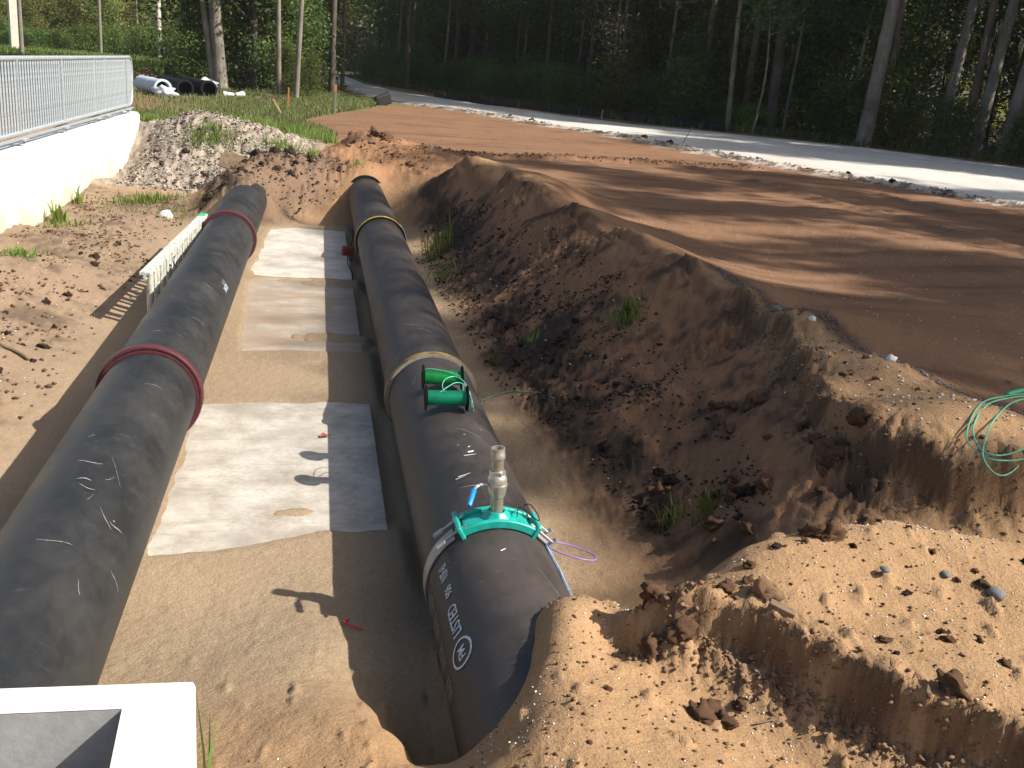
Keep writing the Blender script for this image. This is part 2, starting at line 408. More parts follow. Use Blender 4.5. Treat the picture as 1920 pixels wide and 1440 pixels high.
def ground_color(X, Y, Z):
    z = zones(X, Y)
    def mix(c, k, w): return c * (1 - w[..., None]) + PAL[k] * w[..., None]
    c = np.zeros(X.shape + (3,)) + PAL['sand']
    floor = sstep(2.6, 4.0, Y - .8 * X * (X > 0)) * sstep(17.5, 16, Y) * sstep(2.2, 1.2, X)
    c = mix(c, 'floor', floor)
    c = mix(c, 'left', z['left'])
    c = mix(c, 'face', z['face'] * .85)
    c = mix(c, 'bankc', z['bank'])
    c = mix(c, 'orange', z['omound'])
    orr = sstep(3.5, 2.2, X) * sstep(-.3, .8, X) * sstep(16.5, 18.5, Y) * sstep(24, 22.5, Y)
    c = mix(c, 'orange', orr * .6)
    c = mix(c, 'field', z['field'])
    c = mix(c, 'grey', z['pile'])
    # dark humus patches
    n1 = fbm(X, Y, 1.1, 5, 71, .6); n2 = fbm(X, Y, 5.0, 4, 72, .6); n3 = fbm(X, Y, 16, 3, 73)
    band = sstep(.55, .05, np.abs(X - np.interp(Y, [4, 5, 7, 10, 14, 17], [2.2, 2.0, 1.95, 2.0, 2.15, 2.0])))
    dk = z['face'] * sstep(.0, .32, n1 * .7 + n2 * .45 + band * .34 + .02)
    c = mix(c, 'dark', dk * .9)
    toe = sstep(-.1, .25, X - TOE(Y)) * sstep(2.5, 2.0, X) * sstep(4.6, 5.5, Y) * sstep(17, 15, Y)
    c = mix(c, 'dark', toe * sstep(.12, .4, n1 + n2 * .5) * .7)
    c = mix(c, 'dark', z['lip'] * sstep(-.1, .3, n2 + n1 * .4) * .45)
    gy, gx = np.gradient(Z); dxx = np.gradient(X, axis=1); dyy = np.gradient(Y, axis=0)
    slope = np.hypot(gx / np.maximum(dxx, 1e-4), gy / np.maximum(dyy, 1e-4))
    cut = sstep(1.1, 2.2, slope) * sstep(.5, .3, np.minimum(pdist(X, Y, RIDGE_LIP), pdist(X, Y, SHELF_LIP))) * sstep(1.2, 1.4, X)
    c = mix(c, 'shaded_cut', cut * sstep(-.6, .1, n1 + n2) * .8)  # scarp shade painted into the steep faces, along with darker cut soil
    c = mix(c, 'dark', z['bank'] * sstep(.1, .5, n1 + n2) * .55)
    c = mix(c, 'dark', z['left'] * sstep(-.05, .45, n1 + n2 * .6) * .55)
    c = mix(c, 'dark', z['pile'] * sstep(.0, .35, n2 + n3 * .6) * .55)
    c = mix(c, 'shell', z['pile'] * sstep(.15, .4, -n2 + n3 * .4) * .6)
    c = mix(c, 'dark', z['omound'] * sstep(.22, .45, n1 + n2 * .7) * .4)
    # grey-damp variation of field
    st = fbm(X * .18, Y * 2.2 + X * .12, 1.0, 4, 55)
    for i, fpl in enumerate(FURROWS):
        c = mix(c, 'dark', np.exp(-((pdist(X, Y, fpl) + .12 * fbm(X, Y, 2, 3, 57)) / .13) ** 2) * (.55 if i == 0 else .3) * sstep(-.3, .2, n1 + n2))
    c = c * (1 - z['field'] * .34 * sstep(.0, .5, st + n1 * .45))[..., None]
    # edge of dark gravel along the top of the berm
    ed = pdist(X, Y, [(5.6, 2.5), (4.15, 4.0), (3.78, 5.3), (3.72, 6.8), (3.62, 8.6)])
    c = mix(c, 'dark', sstep(.14, .02, ed + .08 * n2) * .75)
    # grass soil, verge, forest floor, meadow
    g = (1 - z['field']) * sstep(24, 25.5, Y) * sstep(6, 3, X)
    c = mix(c, 'grass', g * .9)
    dirtl = g * sstep(-4, -6, X) * sstep(44, 38, Y) * sstep(26, 30, Y)
    c = mix(c, 'field', dirtl * .8)
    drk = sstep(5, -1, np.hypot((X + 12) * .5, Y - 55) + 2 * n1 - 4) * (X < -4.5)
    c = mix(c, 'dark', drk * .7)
    de = sdf(X, Y, ROAD_POLY)
    fe = sstep(1.2, 3.0, np.where((X > np.interp(Y, [-6, 20, 40, 60, 100], [30, 20, 12, 3.5, 1.5])), de, -1) + .8 * n1)
    c = mix(c, 'meadow', fe)
    dl = sdf(X, Y, ROAD_POLY) * (X < np.interp(Y, [-6, 20, 40, 60, 100], [30, 20, 12, 3.5, 1.5])) + 1e3 * (X >= np.interp(Y, [-6, 20, 40, 60, 100], [30, 20, 12, 3.5, 1.5]))
    wr = np.clip(np.where((dl > -.5) & (dl < 3), 1, 0), 0, 1)
    c = mix(c, 'lime', wr * sstep(1.3, .2, dl + 1.1 * n1 + .5 * n2) * .75)
    c = mix(c, 'dark', wr * sstep(.0, .25, n2 + n1 * .8 + .12) * sstep(.9, .3, np.abs(dl - .35)) * .75)
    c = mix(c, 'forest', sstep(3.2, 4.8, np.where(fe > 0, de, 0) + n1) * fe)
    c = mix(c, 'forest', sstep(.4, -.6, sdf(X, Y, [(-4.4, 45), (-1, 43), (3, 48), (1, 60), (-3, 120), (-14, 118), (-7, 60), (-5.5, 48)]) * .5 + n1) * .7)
    c = mix(c, 'meadow', sstep(68, 75, Y) * sstep(-4, -10, X))
    var = 1 + .16 * fbm(X, Y, .7, 4, 74) + .12 * n3 + .10 * fbm(X, Y, 40, 2, 75)
    return np.clip(c * var[..., None], .004, .9)

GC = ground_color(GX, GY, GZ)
nR, nC = GX.shape
idx = np.arange(nR * nC).reshape(nR, nC)
F = np.stack([idx[:-1, :-1], idx[:-1, 1:], idx[1:, 1:], idx[1:, :-1]], -1).reshape(-1, 4)

# ------------------------------------------------------------------ materials
def newmat(name):
    mt = bpy.data.materials.new(name); mt.use_nodes = True
    nt = mt.node_tree; nt.nodes.clear()
    out = nt.nodes.new("ShaderNodeOutputMaterial"); b = nt.nodes.new("ShaderNodeBsdfPrincipled")
    nt.links.new(b.outputs[0], out.inputs[0])
    return mt, nt, b, out

def N(nt, typ, **kw):
    n = nt.nodes.new(typ)
    for k, v in kw.items():
        if k.startswith('i_'):
            key = k[2:]
            n.inputs[int(key) if key.isdigit() else key.replace('_', ' ')].default_value = v
        else: setattr(n, k, v)
    return n

def noise(nt, coord, scale, detail=4, rough=.55, stretch=None):
    src = coord
    if stretch:
        mp = N(nt, "ShaderNodeMapping"); mp.inputs['Scale'].default_value = stretch
        nt.links.new(src, mp.inputs[0]); src = mp.outputs[0]
    n = N(nt, "ShaderNodeTexNoise", i_Scale=scale, i_Detail=detail, i_Roughness=rough)
    nt.links.new(src, n.inputs['Vector'])
    return n.outputs['Fac']

def ramp(nt, fac, stops):
    r = N(nt, "ShaderNodeValToRGB"); e = r.color_ramp.elements
    while len(e) < len(stops): e.new(.5)
    for q, (p, c) in zip(e, stops):
        q.position = p; q.color = (c[0], c[1], c[2], 1) if hasattr(c, '__len__') else (c, c, c, 1)
    nt.links.new(fac, r.inputs[0])
    return r.outputs[0]

def mixc(nt, fac, a, b, mode='MIX'):
    n = N(nt, "ShaderNodeMix", data_type='RGBA', blend_type=mode)
    if hasattr(fac, 'links') or hasattr(fac, 'is_linked'): nt.links.new(fac, n.inputs[0])
    else: n.inputs[0].default_value = fac
    for s_, v in ((n.inputs[6], a), (n.inputs[7], b)):
        if hasattr(v, 'is_linked'): nt.links.new(v, s_)
        else: s_.default_value = (v[0], v[1], v[2], 1)
    return n.outputs[2]

def bump(nt, b, h, strength=.3, dist=.01):
    bp = N(nt, "ShaderNodeBump", i_Strength=strength, i_Distance=dist)
    nt.links.new(h, bp.inputs['Height']); nt.links.new(bp.outputs[0], b.inputs['Normal'])

def simple(name, col, rough=.7, metal=0, nscale=30, var=.25, bmp=.1, spec=None, bdist=.004):
    mt, nt, b, _ = newmat(name)
    tc = N(nt, "ShaderNodeTexCoord").outputs['Object']
    f = noise(nt, tc, nscale, 5, .6)
    lo = [max(0, c * (1 - var)) for c in col]; hi = [min(1, c * (1 + var)) for c in col]
    nt.links.new(ramp(nt, f, [(.3, lo), (.7, hi)]), b.inputs['Base Color'])
    b.inputs['Roughness'].default_value = rough; b.inputs['Metallic'].default_value = metal
    if spec is not None: b.inputs['Specular IOR Level'].default_value = spec
    if bmp: bump(nt, b, f, bmp, bdist)
    return mt

# soil
M_soil, nt, b, _ = newmat("soil")
geo = N(nt, "ShaderNodeNewGeometry").outputs['Position']
at = N(nt, "ShaderNodeAttribute", attribute_name='Col').outputs['Color']
g1 = noise(nt, geo, 90, 4, .7); g2 = noise(nt, geo, 14, 6, .65)
sp = ramp(nt, g1, [(.25, .72), (.5, 1.0), (.75, 1.22)])
col = mixc(nt, 1.0, at, sp, 'MULTIPLY')
vo = N(nt, "ShaderNodeTexVoronoi", i_Scale=55.0); nt.links.new(geo, vo.inputs['Vector'])
gate = noise(nt, geo, 1.3, 3, .6)
thr = N(nt, "ShaderNodeMapRange", i_1=.45, i_2=.7, i_3=0.0, i_4=.22); nt.links.new(gate, thr.inputs[0])
lt = N(nt, "ShaderNodeMath", operation='LESS_THAN'); nt.links.new(vo.outputs['Distance'], lt.inputs[0]); nt.links.new(thr.outputs[0], lt.inputs[1])
col = mixc(nt, lt.outputs[0], col, mixc(nt, .55, col, (.03, .02, .015)))
nt.links.new(col, b.inputs['Base Color'])
b.inputs['Roughness'].default_value = .95; b.inputs['Specular IOR Level'].default_value = .15
add = N(nt, "ShaderNodeMath", operation='MULTIPLY_ADD', i_1=.35); nt.links.new(g1, add.inputs[0]); nt.links.new(g2, add.inputs[2])
bump(nt, b, add.outputs[0], .75, .022)

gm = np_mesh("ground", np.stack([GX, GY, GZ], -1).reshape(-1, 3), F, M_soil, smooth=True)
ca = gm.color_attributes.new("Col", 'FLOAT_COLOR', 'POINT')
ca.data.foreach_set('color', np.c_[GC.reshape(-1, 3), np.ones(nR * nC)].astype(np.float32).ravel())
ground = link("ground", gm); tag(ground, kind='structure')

def hz(x, y):
    """ground height at single points (arrays ok)"""
    x = np.atleast_1d(np.asarray(x, float)); y = np.atleast_1d(np.asarray(y, float))
    r = height(x, y)
    return float(r[0]) if len(r) == 1 else r

# concrete slab material
def concrete(name, base, stain, nsc=3, sand=None, rough=.9):
    mt, nt, b, _ = newmat(name)
    g = N(nt, "ShaderNodeNewGeometry").outputs['Position']
    n1 = noise(nt, g, nsc, 8, .7); n2 = noise(nt, g, nsc * 9, 5, .7); n3 = noise(nt, g, 1.4, 5, .65, (1.0, 2.2, 1))
    c = ramp(nt, n1, [(.3, stain), (.62, base)])
    n4 = noise(nt, g, 5, 7, .75, (.5, 2.5, 1)); c = mixc(nt, ramp(nt, n4, [(.50, 0), (.68, .6)]), c, stain)
    n5 = noise(nt, g, .9, 6, .7); c = mixc(nt, ramp(nt, n5, [(.52, 0), (.62, .55)]), c, [x * .85 for x in stain])
    c = mixc(nt, 1.0, c, ramp(nt, n2, [(.3, .86), (.7, 1.08)]), 'MULTIPLY')
    if sand: c = mixc(nt, ramp(nt, n3, [(.43, 0), (.6, 1)]), c, sand)
    nt.links.new(c, b.inputs['Base Color']); b.inputs['Roughness'].default_value = rough
    b.inputs['Specular IOR Level'].default_value = .25
    bump(nt, b, n2, .35, .005)
    return mt
M_slabA = concrete("slab_concrete_pale", (.52, .485, .42), (.30, .26, .21), 3.2)
M_slabB = concrete("slab_concrete_dusty", (.40, .35, .29), (.28, .23, .18), 3.0, sand=(.30, .23, .165))
M_slabC = concrete("slab_concrete_far", (.58, .545, .475), (.38, .33, .27), 2.6)
for i, (y0, y1, mt, x0, lab) in enumerate(((4.95, 7.67, M_slabA, -.88, None), (7.72, 12.22, M_slabB, -.86, None), (12.27, 16.0, M_slabC, -.80, None))):
    b_ = MB(); nseg = 22
    b_.box(((x0 + .46) / 2, (y0 + y1) / 2, -.045), (.46 - x0, y1 - y0, .15))
    o = b_.build("concrete_slab", mt, bevel=.008); tag(o, kind='structure')

# ------------------------------------------------------------------ road
M_road, nt, b, _ = newmat("crushed_limerock")
g = N(nt, "ShaderNodeNewGeometry").outputs['Position']
n1 = noise(nt, g, .6, 5, .65, (1, .35, 1)); n2 = noise(nt, g, 18, 5, .75)
c = ramp(nt, n1, [(.3, (.47, .44, .39)), (.6, (.60, .57, .51))])
c = mixc(nt, 1.0, c, ramp(nt, n2, [(.3, .82), (.65, 1.05)]), 'MULTIPLY')
nt.links.new(c, b.inputs['Base Color']); b.inputs['Roughness'].default_value = .95
bump(nt, b, n2, .6, .03)
def resamp(pl, n):
    pl = np.array(pl); d = np.r_[0, np.cumsum(np.hypot(*np.diff(pl, axis=0).T))]; t = np.linspace(0, 1, n)
    return np.c_[np.interp(t * d[-1], d, pl[:, 0]), np.interp(t * d[-1], d, pl[:, 1])]
nS, nW = 700, 34
LA = resamp(ROAD_L, nS); RA = resamp(ROAD_R, nS)
tt = np.linspace(0, 1, nW)[None, :, None]
P = LA[:, None, :] * (1 - tt) + RA[:, None, :] * tt
wob = fbm(LA[:, 0], LA[:, 1], .7, 5, 91) * .7 + fbm(LA[:, 0], LA[:, 1], 3, 3, 93) * .35
fade = (1 - np.clip(tt[..., 0] * 8, 0, 1))
P[..., 0] += wob[:, None] * fade
wob2 = fbm(RA[:, 0], RA[:, 1], .9, 4, 92) * .5
P[..., 0] += wob2[:, None] * np.clip(tt[..., 0] * 8 - 7, 0, 1)
PZ = far_h(P[..., 0], P[..., 1]) + .075 + .02 * fbm(P[..., 0], P[..., 1], .5, 4, 94)
edge = np.minimum(tt[0, :, 0], 1 - tt[0, :, 0]); PZ = PZ - .12 * np.clip(1 - edge * 22, 0, 1)[None, :] ** 2
V = np.dstack([P, PZ]).reshape(-1, 3)
ix = np.arange(nS * nW).reshape(nS, nW)
Fr = np.stack([ix[:-1, :-1], ix[:-1, 1:], ix[1:, 1:], ix[1:, :-1]], -1).reshape(-1, 4)
road = link("road", np_mesh("road", V, Fr, M_road, True)); tag(road, kind='structure')

# ------------------------------------------------------------------ pipes
def pipe_mat(name, base, dust, seed, dustw):
    mt, nt, b, _ = newmat(name)
    tc = N(nt, "ShaderNodeTexCoord").outputs['Object']
    mp = N(nt, "ShaderNodeMapping"); mp.inputs['Location'].default_value = (seed, seed * 2.3, 0)
    nt.links.new(tc, mp.inputs[0]); p = mp.outputs[0]
    n1 = noise(nt, p, 2.0, 9, .72, (1, .6, 1)); n2 = noise(nt, p, 1.6, 4, .6)
    # scuffs run round the barrel: stretched noise in y
    sc = noise(nt, p, 9, 6, .7, (1, 7, 1)); sc2 = noise(nt, p, 2.2, 3, .5)
    c = ramp(nt, n1, [(.25, [x * .75 for x in base]), (.6, base), (.85, [x * 1.5 for x in base])])
    d1 = ramp(nt, n1, [(.42, 0), (.75, dustw)])
    c = mixc(nt, d1, c, dust)
    m1 = N(nt, "ShaderNodeMath", operation='MULTIPLY'); 
    nt.links.new(ramp(nt, sc, [(.60, 0), (.70, 1)]), m1.inputs[0]); nt.links.new(ramp(nt, sc2, [(.45, 0), (.65, .55)]), m1.inputs[1])
    c = mixc(nt, m1.outputs[0], c, (.20, .17, .15))
    vo = N(nt, "ShaderNodeTexVoronoi", i_Scale=7.0); nt.links.new(p, vo.inputs['Vector'])
    spk = ramp(nt, vo.outputs['Distance'], [(.045, .8), (.06, 0)])
    m2 = N(nt, "ShaderNodeMath", operation='MULTIPLY'); nt.links.new(spk, m2.inputs[0]); nt.links.new(ramp(nt, n2, [(.52, 0), (.6, 1)]), m2.inputs[1])
    c = mixc(nt, m2.outputs[0], c, (.38, .33, .28))
    nt.links.new(c, b.inputs['Base Color'])
    nt.links.new(ramp(nt, n1, [(.3, .42), (.7, .68)]), b.inputs['Roughness'])
    b.inputs['Specular IOR Level'].default_value = .42
    bump(nt, b, noise(nt, p, 40, 4, .6), .10, .002)
    return mt
M_pipeL = pipe_mat("black_coating_grey", (.018, .019, .020), (.085, .075, .066), 3, .42)
M_pipeR = pipe_mat("black_coating_brown", (.028, .024, .023), (.105, .08, .068), 11, .65)
M_red = simple("red_rubber", (.085, .02, .025), .55, 0, 40, .3, .1)
M_yel = simple("yellow_paint", (.62, .43, .05), .6, 0, 14, .35, .1)
M_yeldirty = simple("dirty_yellow_paint", (.19, .13, .03), .75, 0, 8, .75, .2)
M_white = simple("white_paint", (.72, .72, .70), .7, 0, 60, .15, .1)
M_black = simple("black_rubber", (.012, .012, .012), .85, spec=.15)
RP = .316
PL = (-1.105, RP + .005); PR = (.867, RP + .005)

def pipe_run(name, px, pz, breaks, y0, y1, mat, label, dz_end=0):
    root = empty(name, (px, y0, 0), label, "pipe")
    ys_ = [y0] + breaks + [y1]
    for i in range(len(ys_) - 1):
        a, b2 = ys_[i], ys_[i + 1]
        mb = MB(); prof = []
        if i > 0:      # bell end facing the camera
            prof += [(0, RP + .004), (0.0, RP + .024), (.16, RP + .024), (.30, RP + .012), (.42, RP)]
            st = .8
        else: prof += [(0, RP)]; st = .5
        L = b2 - a + (.12 if i < len(ys_) - 2 else 0)
        k = np.arange(st, L, .5)
        prof += [(float(t), RP) for t in k] + [(L, RP), (L, RP - .02)]
        mb.lathe((0, a - y0, pz), (0, 1, 0), prof, 96)
        mb.build("pipe_section", mat, root, True)
    return root

left = pipe_run("black_pipeline", PL[0], PL[1], [6.82, 13.1], 2.9, 17.2, M_pipeL, "black pipeline with two red joint rings, beside the ladder")
rightp = pipe_run("black_pipeline", PR[0], PR[1], [6.90, 13.45], 2.0, 19.2, M_pipeR, "brownish black pipeline with yellow joint rings that carries the valve and the green spools")
for yb in (6.82, 13.1):
    o = MB(); o.lathe((0, yb - 2.9 - .022, PL[1]), (0, 1, 0), [(0, RP + .022), (0, RP + .036), (.01, RP + .042), (.07, RP + .042), (.08, RP + .036), (.08, RP + .022)], 96, True)
    o.build("joint_ring", M_red, left, True)
    o = MB(); o.lathe((0, yb - 2.9 - .055, PL[1]), (0, 1, 0), [(0, RP + .002), (0, RP + .02), (.014, RP + .02), (.014, RP + .002)], 96, True)
    o.build("gasket_lip", M_red, left, True)
for yb, mt in ((6.90, M_yeldirty), (13.45, M_yel)):
    o = MB(); o.lathe((0, yb - 2.0 - .02, PR[1]), (0, 1, 0), [(0, RP + .022), (0, RP + .030), (.045, RP + .031), (.05, RP + .024)], 96, True)
    r = o.build("joint_ring", mt, rightp, True)
    o = MB(); o.lathe((0, yb - 2.0 - .03, PR[1]), (0, 1, 0), [(0, RP + .002), (0, RP + .024), (.01, RP + .024), (.01, RP + .002)], 96, True)
    o.build("gasket_lip", simple("grey_gasket", (.22, .20, .18), .6) if yb < 10 else M_black, rightp, True)
# pale dusty arc on the right of the far ring
o = MB(); o.arc(0, PR[1], 13.45 - 2 - .026, 13.45 - 2 + .045, RP + .031, RP + .037, -20, 42, 20); o.build("dusty_ring_patch", M_white, rightp, True)
# black ring at the far buried end
o = MB(); o.lathe((0, 18.15 - 2, PR[1]), (0, 1, 0), [(0, RP), (0, RP + .04), (.12, RP + .04), (.12, RP)], 64, True); o.build("end_collar", M_black, rightp, True)

# stencilled writing wrapped on the pipe
M_ink = simple("stencil_ink", (.55, .60, .66), .7, 0, 90, .35, 0)
M_inkdim = simple("worn_stencil_ink", (.26, .24, .22), .8, 0, 60, .6, 0)
def text_mesh(txt, size, xs=1.0):
    cu = bpy.data.curves.new("stencil", 'FONT'); cu.body = txt; cu.size = size; cu.resolution_u = 3; cu.offset = size * .012
    to = bpy.data.objects.new("stencil", cu); COL.objects.link(to)
    dg = bpy.context.evaluated_depsgraph_get()
    me = bpy.data.meshes.new_from_object(to.evaluated_get(dg))
    COL.objects.unlink(to); bpy.data.objects.remove(to)
    v = np.array([p.co[:2] for p in me.vertices]); v[:, 0] *= xs
    f = [tuple(p.vertices) for p in me.polygons]; bpy.data.meshes.remove(me)
    return v, f
def wrap(v, f, pz, y, ang, mat, parent, yoff, name="stencil_lettering", sgn=1):
    """text runs to +y; letter tops point down the pipe's left side. ang (deg) where baseline sits, from +x"""
    a = math.radians(ang) + v[:, 1] / RP * sgn
    r = RP + .0035
    V = np.c_[np.cos(a) * r, y - yoff + v[:, 0], pz + np.sin(a) * r]
    me = bpy.data.meshes.new(name); me.from_pydata([tuple(p) for p in V], [], f); me.materials.append(mat)
    return link(name, me, parent)
def on_pipe(verts2, faces, *a, **k): return wrap(np.array(verts2), faces, *a, **k)
for s_, y, xs, sz in (("LISTED", 3.43, .92, .08), ("906", 3.73, .8, .065), ("NSF-61", 3.88, .55, .075)):
    v, f = text_mesh(s_, sz, xs); wrap(v, f, PR[1], y, 143, M_ink, rightp, 2.0)
# oval mark with letters
nn = 40; vv = []; ff = []
for i in range(nn):
    a = 2 * math.pi * i / nn
    vv += [(.12 + .085 * math.cos(a), .03 + .062 * math.sin(a)), (.12 + .073 * math.cos(a), .03 + .052 * math.sin(a))]
ff = [(2 * i, 2 * ((i + 1) % nn), 2 * ((i + 1) % nn) + 1, 2 * i + 1) for i in range(nn)]
on_pipe(vv, ff, PR[1], 3.19, 143, M_ink, rightp, 2.0, name="oval_mark")
v, f = text_mesh("FM", .062, 1.0); v[:, 0] += .08; v[:, 1] += .008; wrap(v, f, PR[1], 3.19, 143, M_ink, rightp, 2.0)
# second, worn line: slanting dashes, hardly legible
vv = []; ff = []; y = 0
for k in range(24):
    if k in (4, 5, 11, 12, 18): y += .035; continue
    b0 = len(vv); w_ = .012; vv += [(y, 0), (y + w_, 0), (y + w_ + .022, .075), (y + .022, .075)]; ff.append((b0, b0 + 1, b0 + 2, b0 + 3)); y += .033
on_pipe(vv, ff, PR[1], 3.2, 168, M_inkdim, rightp, 2.0, name="worn_stencil")['kind'] = 'stuff'
# paint ticks near the valve
for (y, a, l, w_) in ((4.98, 97, .10, .012), (5.02, 92, .05, .03), (4.70, 112, .09, .01), (4.72, 109, .10, .012), (3.86, 95, .035, .012), (5.1, 90, .02, .01)):
    l *= .7; w_ *= .6; on_pipe([(0, 0), (w_, 0.004), (w_ + .02, -l), (.015, -l * .8)], [(0, 1, 2, 3)], PR[1], y, a, M_white, rightp, 2.0, name="paint_tick")
# left pipe marks
for s_, y, a, sz, mt in (("B9 11 8", 9.55, 42, .06, M_inkdim), ("24 IN 250", 9.45, 34, .07, M_ink), ("5 7", 6.95, 30, .11, M_ink)):
    v, f = text_mesh(s_, sz, .75); wrap(v, f, PL[1], y, a, mt, left, 2.9, sgn=-1)
def scratch(parent, yoff, pz, pts, w_, mat):
    vv = []; ff = []
    for i, (a, y) in enumerate(pts):
        ww = w_ * math.sin(math.pi * (i + .6) / (len(pts) + .2)) + .001
        r = RP + .0025; a = math.radians(a)
        for s2 in (-1, 1): vv.append((math.cos(a) * r, y - yoff + s2 * ww, pz + math.sin(a) * r))
    for i in range(len(pts) - 1): ff.append((2 * i, 2 * i + 1, 2 * i + 3, 2 * i + 2))
    me = bpy.data.meshes.new("scratch"); me.from_pydata(vv, [], ff); me.materials.append(mat); link("scratch", me, parent)
M_scr = simple("scratch_white", (.24, .23, .215), .8, 0, 50, .5, 0)
for (a0, a1, y0, y1, w_) in ((96, 74, 4.86, 4.86, .008), (88, 76, 4.64, 4.65, .012), (84, 70, 4.58, 4.56, .006), (60, 44, 4.42, 4.30, .006), (70, 52, 4.95, 4.75, .003), (48, 34, 4.35, 4.33, .007), (30, 14, 4.03, 3.98, .004),
                             (92, 66, 4.02, 4.0, .004), (75, 55, 6.15, 6.18, .003), (100, 88, 7.35, 7.36, .007), (62, 40, 7.95, 7.98, .004), (70, 50, 9.1, 9.1, .006), (80, 60, 10.5, 10.52, .007), (60, 40, 11, 11, .004), (52, 46, 3.78, 3.72, .011), (66, 60, 4.7, 4.74, .006), (72, 69, 4.44, 4.5, .008), (100, 94, 5.2, 5.22, .006)):
    scratch(left, 2.9, PL[1], [(a0 + (a1 - a0) * i / 8, y0 + (y1 - y0) * i / 8 * 1.2 + .012 * math.sin(i * .5 + a0)) for i in range(9)], w_ * .38, M_scr)
for (a0, a1, y0, y1, w_) in ((112, 85, 4.6, 4.55, .003), (100, 80, 7.7, 7.6, .004), (90, 70, 7.2, 7.15, .004), (115, 95, 7.9, 7.8, .004), (70, 55, 3.75, 3.5, .003), (95, 70, 5.4, 5.3, .003), (75, 60, 8.6, 8.5, .003)):
    scratch(rightp, 2.0, PR[1], [(a0 + (a1 - a0) * i / 8, y0 + (y1 - y0) * i / 8 + .01 * math.sin(i * .5 + a0)) for i in range(9)], w_ * .6, M_scr)

# ------------------------------------------------------------------ tapping saddle with valve
M_teal = simple("teal_epoxy", (.012, .33, .27), .38, 0, 18, .25, .08)
M_steel = simple("stainless", (.42, .42, .42), .38, .75, 30, .2, .05)
M_strap = simple("stainless_band", (.36, .35, .33), .5, .35, 12, .2, .05)
M_valve = simple("nickel_plated_brass", (.52, .49, .43), .36, .7, 25, .18, .06)
M_brass = simple("dull_brass", (.42, .38, .30), .42, .7, 25, .2, .06)
M_blue = simple("blue_vinyl", (.01, .22, .62), .4, 0, 20, .15, .03)
SY = 4.16
sad = empty("tapping_saddle", (PR[0], SY, PR[1] + RP), "teal tapping saddle with steel ball valve and blue lever, clamped on the near pipe", "pipe valve")
zc = -RP
mb = MB()
mb.arc(0, zc, -.062, .062, RP + .004, RP + .03, 63, 118, 20)
mb.arc(0, zc, -.085, -.058, RP + .004, RP + .045, 58, 122, 24); mb.arc(0, zc, .058, .085, RP + .004, RP + .045, 58, 122, 24)
mb.lathe((0, 0, 0), (0, 0, 1), [(0, .082), (.03, .075), (.055, .05), (.062, .046), (.062, .034), (.0, .034)], 8)
for s_ in (-1, 1):
    a = math.radians(90 + s_ * 31)
    c_ = (math.cos(a) * (RP + .03), 0, zc + math.sin(a) * (RP + .03))
    mb.box(c_, (.022, .185, .07), Matrix.Rotation(-s_ * math.radians(-31), 3, 'Y').inverted())
mb.build("saddle_body", M_teal, sad, True, bevel=.006)
for s_ in (-1, 1):                    # wide stainless bands down both flanks
    mb = MB(); a0, a1 = (128, 235) if s_ < 0 else (52, -55)
    mb.arc(0, zc, -.052, .052, RP + .003, RP + .009, a0, a1, 32); mb.build("strap", M_strap, sad, True)
    for t in (-.06, .045):
        a = math.radians(90 + s_ * 40); r_ = RP + .035
        d = Vector((-math.sin(a) * -s_ , 0, math.cos(a) * -s_)).normalized()   # along the pipe surface, downwards
        d = Vector((math.cos(a - s_ * math.pi / 2) * -1, 0, math.sin(a - s_ * math.pi / 2) * -1))
        c_ = Vector((math.cos(a) * r_, t, zc + math.sin(a) * r_))
        mb = MB(); mb.tube([c_ - d * .095, c_ + d * .055], .008, 10); bo = mb.build("bolt", M_steel, sad, True)
        mb = MB(); mb.lathe(c_ - d * .055, d, [(0, 0.001), (0, .016), (.014, .016), (.014, .001)], 6); mb.build("nut", M_steel, bo)
        mb = MB(); mb.box(c_ + d * .055, (.05, .035, .012), Matrix.Rotation(-(math.pi / 2 - a) if s_ < 0 else (math.pi / 2 - a), 3, 'Y')); mb.build("lug", M_strap, bo, bevel=.002)
ax = Vector((-.055, .0, 1)).normalized()
def along(t): return ax * t
mb = MB(); mb.lathe(along(.055), ax, [(0, .030), (.085, .030)], 24); mb.build("lower_nipple", M_brass, sad, True)
mb = MB(); mb.lathe(along(.135), ax, [(0, .030), (0, .036), (.012, .040), (.045, .046), (.052, .046), (.052, .048), (.062, .048), (.062, .045), (.09, .045), (.10, .041), (.108, .036), (.108, .02)], 28)
vb = mb.build("valve_body", M_valve, sad, True)
mb = MB(); mb.lathe(along(.238), ax, [(0, .03), (0, .039), (.024, .039), (.024, .028)], 6); mb.build("hex_collar", M_valve, vb)
mb = MB(); mb.tube([along(.19) + Vector((-.04, 0, 0)), along(.19) + Vector((-.085, -.004, 0))], .011, 10); mb.build("valve_stem", M_steel, vb, True)
mb = MB(); mb.tube([along(.19) + Vector((-.07, -.0, .0)), along(.19) + Vector((-.10, -.01, -.004)), along(.19) + Vector((-.112, -.03, -.012))], [.009, .009, .009], 8)
hd = mb.build("valve_handle", M_steel, sad, True)
mb = MB(); p0 = along(.19) + Vector((-.112, -.028, -.01)); p1 = along(.19) + Vector((-.150, -.135, -.045))
dv = (p1 - p0).normalized()
mb.tube([p0, p0 + dv * .01, p1 - dv * .008, p1], [.008, .0125, .0125, .008], 8); mb.build("handle_grip", M_blue, hd, True)
mb = MB(); mb.lathe(along(.255), ax, [(0, .028), (.08, .028), (.08, .024), (.0, .024)], 24); up_ = mb.build("upper_nipple", M_brass, sad, True)
mb = MB(); mb.lathe(along(.325), ax, [(0, .0285), (0, .034), (.022, .034), (.026, .032), (.05, .032), (.05, .026), (-.02, .026)], 28); mb.build("coupling", M_valve, sad, True)
